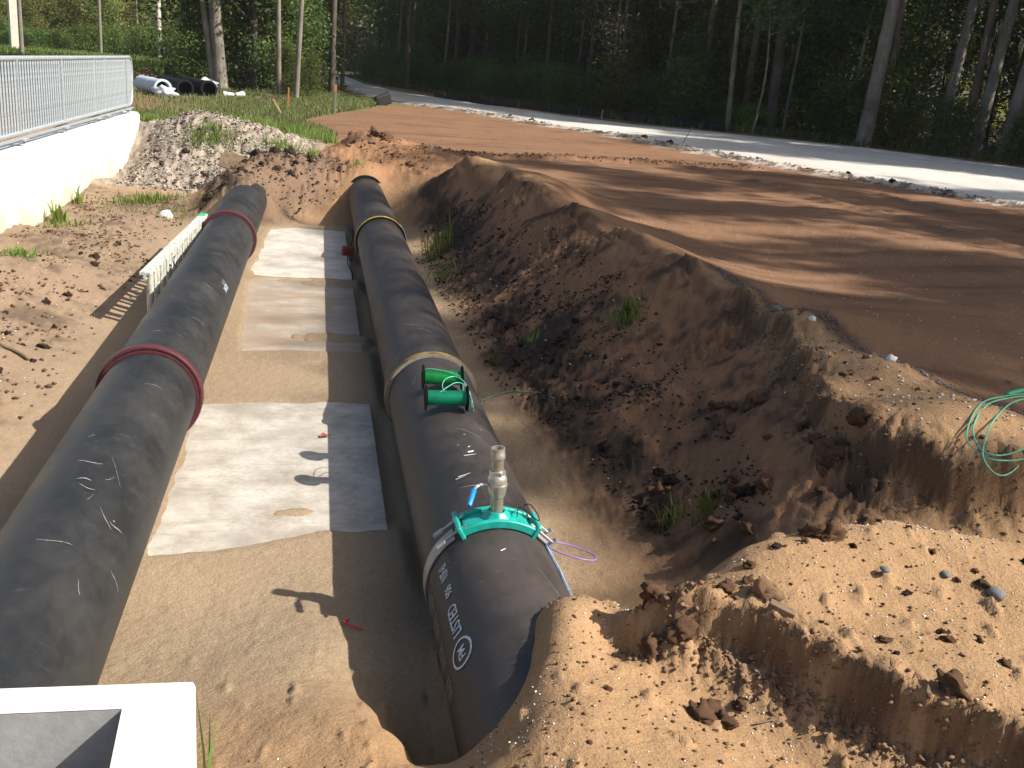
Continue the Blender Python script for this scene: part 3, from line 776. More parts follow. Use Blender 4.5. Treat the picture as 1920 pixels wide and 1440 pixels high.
mb = MB(); mb.lathe(along(.332), ax, [(0, .001), (0, .026)], 20); mb.build("bore", M_black, sad)

# wires -----------------------------------------------------------
def smooth_path(pts, n=8):
    pts = [Vector(p) for p in pts]; out = []
    for i in range(len(pts) - 1):
        p0 = pts[max(i - 1, 0)]; p1 = pts[i]; p2 = pts[i + 1]; p3 = pts[min(i + 2, len(pts) - 1)]
        for k in range(n):
            t = k / n
            out.append(.5 * ((2 * p1) + (-p0 + p2) * t + (2 * p0 - 5 * p1 + 4 * p2 - p3) * t * t + (-p0 + 3 * p1 - 3 * p2 + p3) * t ** 3))
    out.append(pts[-1]); return out
def wire(name, pts, r, mat, label=None, cat=None, parent=None, group=None):
    mb = MB(); mb.tube(smooth_path(pts), r, 6)
    o = mb.build(name, mat, parent, 'all')
    if label: tag(o, label, cat, group)
    return o
M_purple = simple("purple_wire", (.26, .17, .5), .4, 0, 30, .2, 0)
M_green = simple("green_wire", (.02, .30, .13), .35, 0, 60, .3, 0)
M_greenL = simple("pale_green_wire", (.10, .42, .28), .35, 0, 60, .2, 0)
def ring3(c, u, v, a0, a1, n=20, wob=0):
    c, u, v = Vector(c), Vector(u), Vector(v)
    return [c + u * math.cos(math.radians(a0 + (a1 - a0) * i / n)) * (1 + wob * math.sin(i)) + v * math.sin(math.radians(a0 + (a1 - a0) * i / n)) for i in range(n + 1)]
wire("purple_cord", ring3((1.235, 4.12, .50), (.12, -.045, -.02), (.03, .09, -.02), 175, 545, 22, .02), .0035, M_purple, "purple wire loop hanging beside the teal saddle", "wire")
wire("black_tie_wire", [(1.0, 4.20, .70), (1.02, 4.15, .73), (1.05, 4.10, .70), (1.06, 4.12, .66), (1.03, 4.2, .66), (1.0, 4.22, .68), (.97, 4.17, .70), (.95, 4.1, .69)], .0025, M_black, "thin black wire wound on the right bolts of the teal saddle", "wire")
# blue strap along the right flank of the pipe
mb = MB()
Vv = []; Ff = []
for i in range(14):
    t = i / 13; y = 4.12 - .50 * t; a = math.radians(43 - 12 * t + 2 * math.sin(i))
    for k, rr in ((0, RP + .004), (1, RP + .012)):
        Vv.append((PR[0] + math.cos(a) * rr, y, PR[1] + math.sin(a) * rr)); Vv.append((PR[0] + math.cos(a - .055) * rr, y, PR[1] + math.sin(a - .055) * rr))
for i in range(13):
    for q in ((0, 1, 5, 4), (2, 3, 7, 6), (0, 2, 6, 4), (1, 3, 7, 5)): Ff.append(tuple(i * 4 + k for k in q))
mb.add(Vv, Ff); o = mb.build("blue_strap", simple("blue_white_webbing", (.30, .42, .62), .7, 0, 120, .5, .1)); tag(o, "blue and white strap running from the teal saddle into the soil", "strap")

# ------------------------------------------------------------------ green wire spools lying on the pipe
M_spoolg = simple("green_wound_wire", (.012, .32, .10), .35, 0, 6, .25, 0)
def spool(y, label, teal):
    top = PR[1] + RP
    rt = empty("wire_spool", (PR[0] - (.055 if y < 5.9 else .03), y, top + .082), label, "wire spool", "spools of green tracer wire")
    prof = [(-.122, .012)]
    for k in range(40):
        t = -.12 + .24 * k / 40; prof += [(t, .045), (t + .003, .049), (t + .005, .045)]
    prof += [(.122, .045), (.122, .012)]
    mb = MB(); mb.lathe((0, 0, 0), (1, 0, 0), prof, 32)
    mt = simple("green_winding", teal, .33, 0, 9, .3, 0)
    mb.build("wire_winding", mt, rt, True)
    for s_ in (-1, 1):
        mb = MB(); mb.lathe((s_ * .128, 0, 0), (1, 0, 0), [(-.003, .02), (-.003, .080), (.003, .082), (.003, .02)], 36, True)
        mb.build("flange", M_black, rt, True)
    mb = MB(); mb.lathe((-.13, 0, 0), (1, 0, 0), [(0, .02), (.26, .02)], 14); mb.build("core_tube", M_black, rt, True)
    return rt
spool(5.72, "nearer green wire spool, with loose loops pulled over its top", (.012, .30, .17))
spool(6.14, "farther green wire spool, close to the dirty yellow ring", (.02, .34, .09))
zt = PR[1] + RP
wire("green_wire", [(.79, 5.70, zt + .13), (.79, 5.78, zt + .145), (.82, 5.86, zt + .16), (.88, 5.90, zt + .165), (.93, 5.86, zt + .15), (.965, 5.79, zt + .10), (.985, 5.76, zt + .0), (1.02, 5.86, zt - .05), (1.10, 6.2, .50), (1.24, 6.9, .24), (1.38, 7.6, .07), (1.42, 7.8, hz(1.42, 7.8) + .01)], .0032, M_greenL,
     "pale green wire looping off the nearer spool to the trench floor", "wire")
wire("green_wire", [(.77, 5.70, zt + .125), (.82, 5.76, zt + .14), (.88, 5.82, zt + .15), (.935, 5.82, zt + .135), (.97, 5.77, zt + .08), (.985, 5.73, zt + .02), (.98, 5.77, zt + .0)], .0032, M_greenL,
     "short pale green wire loop at the end of the nearer spool", "wire")
gp = [(1.42, 7.8), (1.5, 7.86), (1.59, 7.87), (1.68, 7.84), (1.76, 7.75), (1.85, 7.58), (1.92, 7.38)]
wire("green_wire", [(x, y, hz(x, y) + .008) for x, y in gp], .0045, M_greenL, "pale green wire trailing over the trench floor right of the spools", "wire")
wire("green_wire", [(.64, 6.12, zt + .03), (.67, 6.13, zt + .10), (.73, 6.13, zt + .14), (.80, 6.12, zt + .14), (.88, 6.1, zt + .13), (.95, 6.08, zt + .10), (.965, 6.05, zt + .02)], .003, M_greenL,
     "pale green wire end curling over the farther spool", "wire")

# green coil at the right edge of the shelf
coil = empty("wire_coil", (3.62, 4.3, 1.05), "thin green wire coil lying on the sandy shelf at the right edge", "wire coil")
def rel(L): return [(x - 3.62, y - 4.3, max(z, hz(x, y) + .008) - 1.05) for x, y, z in L]
for L in ([(4.26, 4.87, 1.12), (3.946, 4.785, 1.12), (3.56, 4.507, 1.12), (3.267, 4.184, 1.10), (3.25, 4.058, 1.06), (3.3, 3.966, 1.05), (3.537, 4.02, 1.05), (3.84, 4.22, 1.08)],
          [(4.142, 4.768, 1.13), (3.935, 4.726, 1.13), (3.619, 4.526, 1.13), (3.348, 4.25, 1.12), (3.263, 4.066, 1.08), (3.304, 3.979, 1.07), (3.534, 4.084, 1.07), (3.854, 4.324, 1.1)],
          [(4.09, 4.707, 1.14), (3.844, 4.608, 1.14), (3.48, 4.281, 1.14), (3.245, 4.015, 1.10), (3.223, 3.957, 1.05), (3.306, 3.957, .98), (3.403, 3.978, .98), (3.574, 4.071, 1.0)]):
    wire("wire_loop", rel(L), .0042, M_greenL, parent=coil)
wire("loose_end", [(3.547 - 3.62, 4.057 - 4.3, -.05), (3.495 - 3.62, 4.02 - 4.3, -.1), (3.48 - 3.62, 4.0 - 4.3, -.2)], .0042, M_green, parent=coil)
wire("wire_bundle", rel([(3.95, 4.80, 1.12), (4.1, 4.86, 1.13), (4.3, 4.9, 1.13), (4.6, 4.9, 1.12)]), .016, M_green, parent=coil)

# ------------------------------------------------------------------ extension ladder standing on its edge left of the pipe
M_wood = simple("weathered_painted_rail", (.46, .48, .43), .8, 0, 22, .5, .3)
M_woodd = simple("grey_rung", (.42, .40, .33), .8, 0, 18, .35, .3)
A = Vector((-1.60, 9.8, 0)); B = Vector((-1.455, 13.6, 0)); zt2 = .53
rk = empty("ladder", (A.x, A.y, 0), "pale weathered ladder standing on its edge beside the left pipeline", "ladder")
D = (B - A); Ln = D.length; ang = math.atan2(D.y, D.x) - math.pi / 2
rot = Matrix.Rotation(ang, 3, 'Z')
mb = MB(); mb.box((D.x / 2, D.y / 2, zt2), (.10, Ln, .03), rot); mb.box((D.x / 2 + .0, D.y / 2, zt2 - .035), (.03, Ln, .05), rot); mb.build("top_rail", M_wood, rk, bevel=.003)
mb = MB(); mb.box((D.x / 2, D.y / 2, .05), (.10, Ln, .03), rot); mb.build("bottom_rail", M_woodd, rk, bevel=.003)
mb = MB(); mb.box((D.x - .01, D.y - .08, zt2 + .017), (.085, .22, .004), rot); mb.build("green_paint_end", simple("green_marking_paint", (.02, .42, .17), .7), rk)
for k in range(12):
    t = .03 + .94 * k / 11
    mb2 = MB(); mb2.tube([(D.x * t + .025, D.y * t, .06), (D.x * t + .025, D.y * t, zt2 - .01)], .034, 10)
    mb2.build("rung", M_woodd, rk, True)
for k in range(11):
    t = .03 + .94 * (k + .42) / 11
    mb2 = MB(); mb2.box((D.x * t + .045, D.y * t, zt2 - .10), (.02, .10, .17), rot); mb2.build("bracket", M_wood, rk, bevel=.002)
wire("tie_wire", [(.10, 1.35, .42), (.12, 1.2, .48), (.13, 1.1, .40), (.12, 1.0, .47), (.13, .9, .38), (.12, .8, .44)], .008, M_steel, parent=rk)

# ------------------------------------------------------------------ concrete wall and railing
M_wall, nt, b, _ = newmat("white_wall_concrete")
g = N(nt, "ShaderNodeNewGeometry").outputs['Position']
n1 = noise(nt, g, 1.2, 7, .7, (1, 1.4, .5)); n2 = noise(nt, g, 24, 4, .7)
sp_ = N(nt, "ShaderNodeSeparateXYZ"); nt.links.new(g, sp_.inputs[0])
mr = N(nt, "ShaderNodeMapRange", i_1=.1, i_2=.75, i_3=.26, i_4=0.0); nt.links.new(sp_.outputs[2], mr.inputs[0])
ad = N(nt, "ShaderNodeMath", operation='ADD'); nt.links.new(n1, ad.inputs[0]); nt.links.new(mr.outputs[0], ad.inputs[1])
c = ramp(nt, ad.outputs[0], [(.55, (.80, .79, .74)), (.75, (.58, .52, .38))])
c = mixc(nt, 1.0, c, ramp(nt, n2, [(.3, .93), (.7, 1.04)]), 'MULTIPLY')
nt.links.new(c, b.inputs['Base Color']); b.inputs['Roughness'].default_value = .85; bump(nt, b, n2, .15, .004)
mb = MB()
pr = [(6.0, -.35), (23.0, -.35), (23.05, .2), (23.75, 1.0), (23.72, 1.10), (23.5, 1.155), (6.0, 1.155)]
Vv = [(x, y, z) for x in (-3.88, -4.2) for (y, z) in pr]; n_ = len(pr)
mb.add(Vv, [tuple(range(n_)), tuple(range(2 * n_ - 1, n_ - 1, -1))] + [(i, (i + 1) % n_, n_ + (i + 1) % n_, n_ + i) for i in range(n_)])
w_ = mb.build("retaining_wall", M_wall, bevel=.02); tag(w_, "long white concrete wall stained yellow at its foot, under the galvanised railing", "wall")
M_galv = simple("galvanised_steel", (.46, .51, .54), .45, .4, 35, .22, .06)
rail = empty("guard_railing", (-3.95, 6, 1.2), "galvanised steel railing with close upright bars on top of the white wall", "railing")
zb, zt3 = .125, 1.09      # relative to 1.2
ye = 23.25 - 6
path = [(0, ye - .5, zt3), (0, ye - .28, zt3), (0, ye - .08, zt3 - .06), (0, ye, zt3 - .26), (0, ye, .6), (0, ye, zb + .26), (0, ye - .08, zb + .07), (0, ye - .28, zb), (0, ye - .5, zb)]
mb = MB(); mb.tube([(0, 0, zt3)] + smooth_path(path[:5], 6), .034, 12); mb.build("top_rail", M_galv, rail, True)
mb = MB(); mb.tube(smooth_path(path[4:], 6) + [(0, 0, zb)], .028, 12); mb.build("bottom_rail", M_galv, rail, True)
mb = MB(); mb.box((0.03, ye / 2, zb - .06), (.05, ye - .2, .02)); mb.build("fixing_bar", M_galv, rail)
mbp = MB(); mbp.tube([(0, 0, zb), (0, 0, zt3)], .0165, 8, False); pk = None
k = 0; y = .1
while y < ye - .09:
    if pk is None: pk = mbp.build("picket", M_galv, rail, True); pk.location = (0, y, 0)
    else:
        o = pk.copy(); COL.objects.link(o); o.location = (0, y, 0)
    k += 1; y += .131
for yw in (8.3, 10.2, 12.3, 14.7, 17.1, 19.5, 20.4, 22.6):
    mb = MB(); mb.box((0, yw - 6, (zb + zt3) / 2), (.055, .045, zt3 - zb)); mb.build("post", M_galv, rail, bevel=.004)
    mb = MB(); mb.box((.03, yw - 6, zb - .08), (.14, .16, .02)); mb.box((.02, yw - 6, zb - .1), (.05, .06, .09)); mb.build("bracket", M_galv, rail)

# ------------------------------------------------------------------ concrete inlet box at the lower left
M_box = concrete("inlet_concrete", (.74, .73, .69), (.60, .57, .50), 1.6)
M_boxin = concrete("inlet_inner_concrete", (.42, .43, .42), (.34, .34, .33), 2.5)
ZB = 1.2
bx = empty("inlet_box", (-.9, 1.6, 0), "white concrete inlet box with an open recess, lower left corner", "inlet box")
rotb = Matrix.Rotation(math.radians(6.3), 3, 'Z'); 
def bp(x, y): 
    v = Matrix.Rotation(math.radians(0.0), 2) @ Vector((x, y)); return v
# rim footprint (relative): outer corner at (.64,.543)
ox, oy = .64, .543; ix_, iy_ = .49, .44
out = [(ox, oy), (ox + .085, oy - 1.2), (-.9, oy - 1.2), (-.9, oy)]
inn = [(ix_, iy_), (ix_ + .05, iy_ - .9), (-.75, iy_ - .9), (-.75, iy_ - .005)]
Vv = [(x, y, ZB) for x, y in out] + [(x, y, ZB) for x, y in inn] + [(x, y, -.2) for x, y in out] + [(x, y, ZB - .7) for x, y in inn]
Ff = [(i, (i + 1) % 4, 4 + (i + 1) % 4, 4 + i) for i in range(4)] + [(i, (i + 1) % 4, 8 + (i + 1) % 4, 8 + i) for i in range(4)]
mb = MB(); mb.add(Vv, Ff); mb.build("rim", M_box, bx, bevel=.012)
Ff = [(i, (i + 1) % 4, 4 + (i + 1) % 4, 4 + i) for i in range(4)] + [(4, 5, 6, 7)]
mb = MB(); mb.add([(x, y, ZB - .001) for x, y in inn] + [(x, y, ZB - .7) for x, y in inn], Ff); o = mb.build("recess_lining", M_boxin, bx)
o.scale = (.998, .998, 1); 

# ------------------------------------------------------------------ vegetation materials
def leafmat(name, c0, c1, trans=.35, nsc=.35, hue=.04):
    mt = bpy.data.materials.new(name); mt.use_nodes = True; nt = mt.node_tree; nt.nodes.clear()
    out = nt.nodes.new("ShaderNodeOutputMaterial")
    g = N(nt, "ShaderNodeNewGeometry"); oi = N(nt, "ShaderNodeObjectInfo")
    n1 = noise(nt, g.outputs['Position'], nsc, 3, .6)
    c = ramp(nt, n1, [(.3, c0), (.7, c1)])
    c = mixc(nt, .5, c, ramp(nt, g.outputs['Random Per Island'], [(0, [x * .45 for x in c0]), (.5, c0), (1, [x * 1.5 for x in c1])]))
    hs = N(nt, "ShaderNodeHueSaturation")
    mr = N(nt, "ShaderNodeMapRange", i_3=.5 - hue, i_4=.5 + hue); nt.links.new(oi.outputs['Random'], mr.inputs[0]); nt.links.new(mr.outputs[0], hs.inputs['Hue'])
    mv = N(nt, "ShaderNodeMapRange", i_3=.65, i_4=1.35); nt.links.new(oi.outputs['Random'], mv.inputs[0]); nt.links.new(mv.outputs[0], hs.inputs['Value'])
    nt.links.new(c, hs.inputs['Color'])
    d = N(nt, "ShaderNodeBsdfPrincipled"); d.inputs['Roughness'].default_value = .55; d.inputs['Specular IOR Level'].default_value = .3
    t = N(nt, "ShaderNodeBsdfTranslucent"); ms = N(nt, "ShaderNodeMixShader", i_0=trans)
    nt.links.new(hs.outputs[0], d.inputs['Base Color'])
    tc_ = mixc(nt, 1.0, hs.outputs[0], (1.3, 1.25, .6), 'MULTIPLY'); nt.links.new(tc_, t.inputs[0])
    nt.links.new(d.outputs[0], ms.inputs[1]); nt.links.new(t.outputs[0], ms.inputs[2]); nt.links.new(ms.outputs[0], out.inputs[0])
    return mt
M_leafo = leafmat("oak_leaves", (.045, .070, .022), (.105, .135, .042))
M_leafp = leafmat("pine_needles", (.035, .065, .018), (.075, .11, .028))
M_leafu = leafmat("understory_leaves", (.055, .088, .022), (.14, .18, .045))
M_leaffar = leafmat("far_leaves", (.15, .185, .055), (.30, .31, .11), .5, .12)
M_leafb = leafmat("bush_leaves", (.07, .11, .022), (.15, .20, .045))
M_grass = leafmat("grass_blades", (.10, .125, .04), (.20, .205, .085), .3, .8, .02)
M_grassb = leafmat("bright_grass_blades", (.10, .165, .03), (.22, .27, .08), .35, 3, .02)
M_moss = leafmat("spanish_moss", (.17, .17, .11), (.26, .25, .17), .3, 1)
M_dead = leafmat("dead_vine", (.10, .075, .045), (.19, .15, .10), .2, 1)
def barkmat(name, c0, c1, sc=6):
    mt, nt, b, _ = newmat(name)
    tc = N(nt, "ShaderNodeTexCoord").outputs['Object']
    f = noise(nt, tc, sc, 6, .7, (1, 1, .22)); f2 = noise(nt, tc, .8, 3, .6)
    c = ramp(nt, f, [(.3, c0), (.7, c1)]); c = mixc(nt, 1.0, c, ramp(nt, f2, [(.35, .6), (.65, 1.15)]), 'MULTIPLY')
    nt.links.new(c, b.inputs['Base Color']); b.inputs['Roughness'].default_value = .9; bump(nt, b, f, .6, .03)
    return mt
M_barkg = barkmat("grey_bark", (.13, .11, .09), (.30, .26, .21))
M_barkp = barkmat("pine_bark", (.085, .055, .04), (.20, .14, .10))
M_barkd = barkmat("dark_bark", (.05, .04, .03), (.13, .10, .08))

def card_leaves(centres, per, spread, size, rs, aspect=1.0, flat=.0, droop=0):
    """leaf cards (two-triangle quads) gathered round cluster centres"""
    n = len(centres) * per
    c = np.repeat(centres, per, 0) + rs.normal(0, 1, (n, 3)) * (np.repeat(spread, per, 0)[:, None] if hasattr(spread, '__len__') else spread) * np.array([1, 1, .7])
    a = rs.normal(0, 1, (n, 3)); a[:, 2] = a[:, 2] * .6 - droop; a /= np.linalg.norm(a, axis=1)[:, None]
    b = rs.normal(0, 1, (n, 3)); b -= a * (a * b).sum(1)[:, None]; b /= np.linalg.norm(b, axis=1)[:, None]
    s = size * rs.uniform(.6, 1.35, n)[:, None]
    a *= s * aspect; b *= s * .5
    V = np.stack([c - a * .5, c + b * .5, c + a * .5, c - b * .5], 1).reshape(-1, 3)
    return V, np.arange(n * 4).reshape(-1, 4)

def limb_tree(seed, Ht, r0, fork, nl, lean=(0, 0), spread=2.6, wig=.25, base_branches=0, flare=1.25, up=.8):
    """trunk+limbs as one mesh; returns MB and limb end points"""
    r = random.Random(seed); mb = MB(); pts = []; n = 12; ph = r.random() * 6
    for i in range(n + 1):
        t = i / n
        pts.append(Vector((lean[0] * t * Ht + wig * math.sin(ph + t * 4) * t, lean[1] * t * Ht + wig * math.cos(ph + t * 3.3) * t, t * Ht)))
    rad = [r0 * (flare if i == 0 else 1) * (1 - .72 * i / n) for i in range(n + 1)]
    pts.insert(1, pts[0].lerp(pts[1], .15)); rad.insert(1, r0 * 1.02)
    mb.tube(pts, rad, 10)
    ends = []
    def at_(h): 
        t = h / Ht * n; i = min(int(t), n - 1); q = [pts[0]] + pts[2:]
        return q[i].lerp(q[i + 1], t - i)
    for k in range(nl):
        h = Ht * (fork + (1 - fork) * (k + r.random() * .6) / nl); p = at_(min(h, Ht * .99)); a = r.random() * 2 * math.pi
        L = spread * (1.15 - .55 * (h / Ht)) * r.uniform(.7, 1.2); d = Vector((math.cos(a), math.sin(a), up * r.uniform(.3, 1.0)))
        q1 = p + d * L * .45 + Vector((0, 0, -.05)); q2 = p + d * L + Vector((r.uniform(-.3, .3), r.uniform(-.3, .3), .25 * L))
        rr = r0 * .34 * (1.1 - h / Ht)
        mb.tube([p, q1, q2], [rr + .015, rr * .6 + .01, .012], 5); ends.append((q2, L)); ends.append((q1.lerp(q2, .45), L * .8))
        for s_ in range(2):
            q3 = q1 + Vector((r.uniform(-1, 1), r.uniform(-1, 1), r.uniform(-.1, .8))) * L * .45
            mb.tube([q1, q3], [rr * .4 + .006, .008], 4); ends.append((q3, L * .6))
    return mb, ends

class Kind: pass
KINDS = {}
def kind(name, seed, Ht, r0, fork, nl, bark, leaf, per, sp, size, spread, lean=(0, 0), aspect=1.0, low=0, moss=0, droop=0, wig=.25, up=.8):
    mb, ends = limb_tree(seed, Ht, r0, fork, nl, lean, spread, wig, up=up)
    rs = np.random.RandomState(seed)
    o = mb.build("trunk", bark, None, 'all'); tme = o.data; bpy.data.objects.remove(o)
    cs = np.array([tuple(e[0]) for e in ends]); ss = np.array([e[1] for e in ends])
    # every end point carries a few sub-clusters
    sub = np.repeat(cs, 3, 0) + rs.normal(0, 1, (len(cs) * 3, 3)) * (np.repeat(ss, 3)[:, None] * .3)
    V, Fq = card_leaves(sub, per, sp, size, rs, aspect, droop=droop)
    if low:
        a = rs.uniform(0, 2 * np.pi, low); hh = rs.uniform(.06, fork, low) * Ht; rr = rs.uniform(.2, 1, low) * spread * .8
        lc = np.c_[np.cos(a) * rr, np.sin(a) * rr, hh]; V2, F2 = card_leaves(lc, per, sp, size, rs, aspect)
        Fq = np.r_[Fq, F2 + len(V)]; V = np.r_[V, V2]
    cme = np_mesh("crown", V, Fq, leaf)
    mme = None
    if moss:
        pk_ = cs[rs.randint(0, len(cs), moss)] + rs.normal(0, .5, (moss, 3)); Vm = []; Fm = []
        for p in pk_:
            for q in range(7):
                x, y, z = p + rs.normal(0, .14, 3); L = rs.uniform(.4, 1.3); w_ = rs.uniform(.02, .05); a = rs.uniform(0, 6.28)
                b0 = len(Vm); Vm += [(x - w_ * math.cos(a), y - w_ * math.sin(a), z), (x + w_ * math.cos(a), y + w_ * math.sin(a), z), (x + .02, y, z - L)]; Fm.append((b0, b0 + 1, b0 + 2))
        mme = np_mesh("moss", np.array(Vm), np.array(Fm), M_moss)
    KINDS[name] = (tme, cme, mme)

kind("oak_a", 1, 19, .20, .42, 13, M_barkg, M_leafo, 46, .55, .26, 3.4, moss=14)
kind("oak_b", 2, 17, .17, .38, 12, M_barkd, M_leafo, 46, .55, .25, 3.2, low=0, moss=10)
kind("pine_a", 3, 23, .19, .62, 15, M_barkp, M_leafp, 44, .42, .30, 2.6, aspect=1.8, up=.3)
kind("pine_b", 4, 21, .16, .50, 16, M_barkp, M_leafp, 40, .42, .30, 2.4, aspect=1.8, up=.25)
kind("pine_open", 33, 23, .17, .58, 10, M_barkp, M_leafp, 26, .36, .30, 2.0, aspect=1.8, up=.3)
kind("thin_a", 5, 15, .085, .30, 11, M_barkg, M_leafu, 38, .50, .22, 2.2, wig=.5)
kind("under_a", 6, 8.0, .07, .14, 14, M_barkd, M_leafu, 44, .42, .19, 1.9, low=14, wig=.4)
kind("under_b", 7, 6.0, .06, .08, 13, M_barkd, M_leafu, 44, .38, .18, 1.7, low=14, wig=.4)
kind("under_c", 8, 10.0, .08, .18, 16, M_barkd, M_leafo, 48, .50, .21, 2.3, low=12, wig=.4, moss=8)
kind("far_a", 9, 15, .16, .05, 20, M_barkd, M_leaffar, 40, .8, .5, 3.6, low=26)
kind("far_b", 10, 18, .16, .18, 20, M_barkp, M_leaffar, 38, .8, .42, 3.0, low=20, up=.4)
kind("far_c", 12, 12, .16, .04, 18, M_barkd, M_leaffar, 40, .75, .38, 3.4, low=26)
kind("bush_a", 13, 1.6, .03, .08, 9, M_barkd, M_leafb, 40, .22, .11, .9, low=10)
kind("bush_b", 14, 2.4, .04, .06, 10, M_barkd, M_leafu, 44, .30, .14, 1.2, low=14)

def tree(name, knd, x, y, label, cat="tree", group=None, s=1.0, rz=None, z=None, lean=None, sz=None, crown=True):
    tme, cme, mme = KINDS[knd]
    zz = (float(far_h(np.array([x]), np.array([y]))[0]) if z is None else z) - .08
    rt = empty(name, (x, y, zz), label, cat, group, R_.random() * 6.28 if rz is None else rz)
    rt.scale = (s, s, sz or s)
    if lean: rt.rotation_euler = (lean[1], lean[0], rt.rotation_euler.z) if rz is not None else rt.rotation_euler
    link("trunk", tme, rt)
    if crown: link("crown", cme, rt)
    if mme and crown: link("moss", mme, rt)['kind'] = 'stuff'
    return rt

# ---- prominent trunks that the photograph singles out
def own_tree(name, x, y, Ht, r0, fork, nl, bark, leaf, lean, label, group=None, spread=2.8, seed=1, moss=0, wig=.12, leafn=40, size=.24, second=None, cat="tree"):
    z = float(far_h(np.array([x]), np.array([y]))[0]) - .06
    mb, ends = limb_tree(seed, Ht, r0, fork, nl, lean, spread, wig, flare=1.3)
    if second:
        mb2, e2 = limb_tree(seed + 50, Ht * .9, second[2], fork, nl - 3, (second[3], lean[1]), spread, wig)
        mb.add([Vector(v) + Vector((second[0], second[1], 0)) for v in mb2.v], mb2.f); ends += [(e[0] + Vector((second[0], second[1], 0)), e[1]) for e in e2]
    rt = empty(name, (x, y, z), label, cat, group)
    mb.build("trunk", bark, rt, 'all')
    rs = np.random.RandomState(seed)
    cs = np.array([tuple(e[0]) for e in ends]); ss = np.array([e[1] for e in ends])
    sub = np.repeat(cs, 3, 0) + rs.normal(0, 1, (len(cs) * 3, 3)) * (np.repeat(ss, 3)[:, None] * .3)
    V, Fq = card_leaves(sub, leafn, .5, size, rs)
    link("crown", np_mesh("crown", V, Fq, leaf), rt)
    if moss:
        Vm = []; Fm = []
        for q in range(moss):
            h = rs.uniform(3.0, 9); a = rs.uniform(0, 6.28); d = rs.uniform(.1, 1.5)
            cx, cy = lean[0] * h + math.cos(a) * d, lean[1] * h + math.sin(a) * d
            for j in range(12):
                px, py, pz = cx + rs.normal(0, .11), cy + rs.normal(0, .11), h + rs.normal(0, .1); L = rs.uniform(.25, .9); w_ = rs.uniform(.012, .03); a2 = rs.uniform(0, 6.28)
                b0 = len(Vm); Vm += [(px - w_ * math.cos(a2), py - w_ * math.sin(a2), pz), (px + w_ * math.cos(a2), py + w_ * math.sin(a2), pz), (px + .02, py, pz - L)]; Fm.append((b0, b0 + 1, b0 + 2))
        link("moss", np_mesh("moss", np.array(Vm), np.array(Fm), M_moss), rt)['kind'] = 'stuff'
    return rt
own_tree("oak_tree", 22.8, 39.8, 20, .33, .52, 12, M_barkg, M_leafo, (.045, 0), "thick pale straight trunk standing alone at the far edge of the white road", seed=101)
own_tree("oak_tree", 27.0, 40.8, 19, .25, .50, 11, M_barkg, M_leafo, (.02, 0), "mossy trunk, nearest right neighbour of the thick pale trunk by the white road", seed=102, moss=9, wig=.5)
own_tree("oak_tree", 27.3, 38.6, 19, .25, .50, 11, M_barkg, M_leafo, (.055, 0), "leaning mossy trunk between two others at the right end of the white road", seed=103, moss=12)
own_tree("oak_tree", 27.2, 36.6, 19, .30, .50, 11, M_barkg, M_leafo, (.08, 0), "leaning grey trunk farthest right beside the white road", seed=104, moss=12, wig=.2)
own_tree("oak_tree", 20.7, 44.6, 17, .26, .45, 11, M_barkd, M_leafo, (-.03, 0), "dark upright trunk in shade left of the thick pale one", seed=105, moss=6)
own_tree("oak_tree", 18.6, 44.6, 15, .13, .45, 10, M_barkg, M_leafo, (-.02, 0), "thin grey trunk with moss left of the bent sapling", seed=106, moss=6, wig=.4)
own_tree("sapling", 19.4, 43.6, 7, .06, .6, 7, M_barkg, M_leafu, (.05, 0), "thin pale bent sapling at the edge of the white road", seed=107, wig=.5, spread=1.3, leafn=12)
own_tree("pine_tree", 10.9, 76, 24, .26, .6, 12, M_barkp, M_leafp, (.01, 0), "tall pine trunk rising from the bright ferns behind the silt fence", seed=108)
own_tree("pine_tree", 6.2, 74, 24, .16, .6, 12, M_barkp, M_leafp, (-.03, 0), "reddish pine trunk behind the far bend of the road", seed=109)
own_tree("birch_like_tree", 8.6, 72.5, 18, .11, .5, 9, M_barkg, M_leafu, (.02, 0), "slender pale trunk left of the tall pine behind the road", seed=110, spread=1.6)
own_tree("oak_tree", -4.45, 49.5, 18, .31, .50, 12, M_barkg, M_leafo, (-.075, 0), "large pale forked trunk standing in the grass at the left", seed=111, second=(-.32, .1, .17, -.12), wig=.1)
own_tree("oak_tree", -3.0, 50.5, 14, .20, .20, 18, M_barkd, M_leafo, (-.01, 0), "vine-covered dark trunk behind the white boards", seed=112, leafn=60)
own_tree("pine_tree", -1.75, 46.8, 18, .115, .5, 12, M_barkg, M_leafp, (-.02, 0), "slim grey trunk left of the leaning one, by the brush heap", seed=113, wig=.1)
own_tree("pine_tree", -.95, 43.9, 18, .115, .5, 12, M_barkg, M_leafp, (.04, 0), "slim grey trunk leaning right, at the edge of the grass", seed=114, wig=.05)
own_tree("pine_tree", .62, 52.5, 20, .17, .35, 14, M_barkd, M_leafp, (.0, 0), "dark trunk beside the orange topped stake near the road bend", seed=115)
own_tree("pine_tree", .25, 58, 20, .11, .5, 10, M_barkp, M_leafp, (-.01, 0), "thin trunk just left of the dark one near the road bend", seed=116)
own_tree("pine_tree", 1.25, 58, 20, .12, .3, 16, M_barkp, M_leafp, (.0, 0), "thin pine with drooping low branches at the road bend", seed=117, spread=2.4)
own_tree("pine_tree", -.2, 59.5, 19, .09, .5, 10, M_barkg, M_leafp, (.01, 0), "very thin upright trunk among the left group of trees", seed=118)
own_tree("pine_tree", -.6, 62, 19, .09, .5, 10, M_barkg, M_leafp, (-.015, 0), "very thin upright trunk behind the leaning slim one", seed=119)

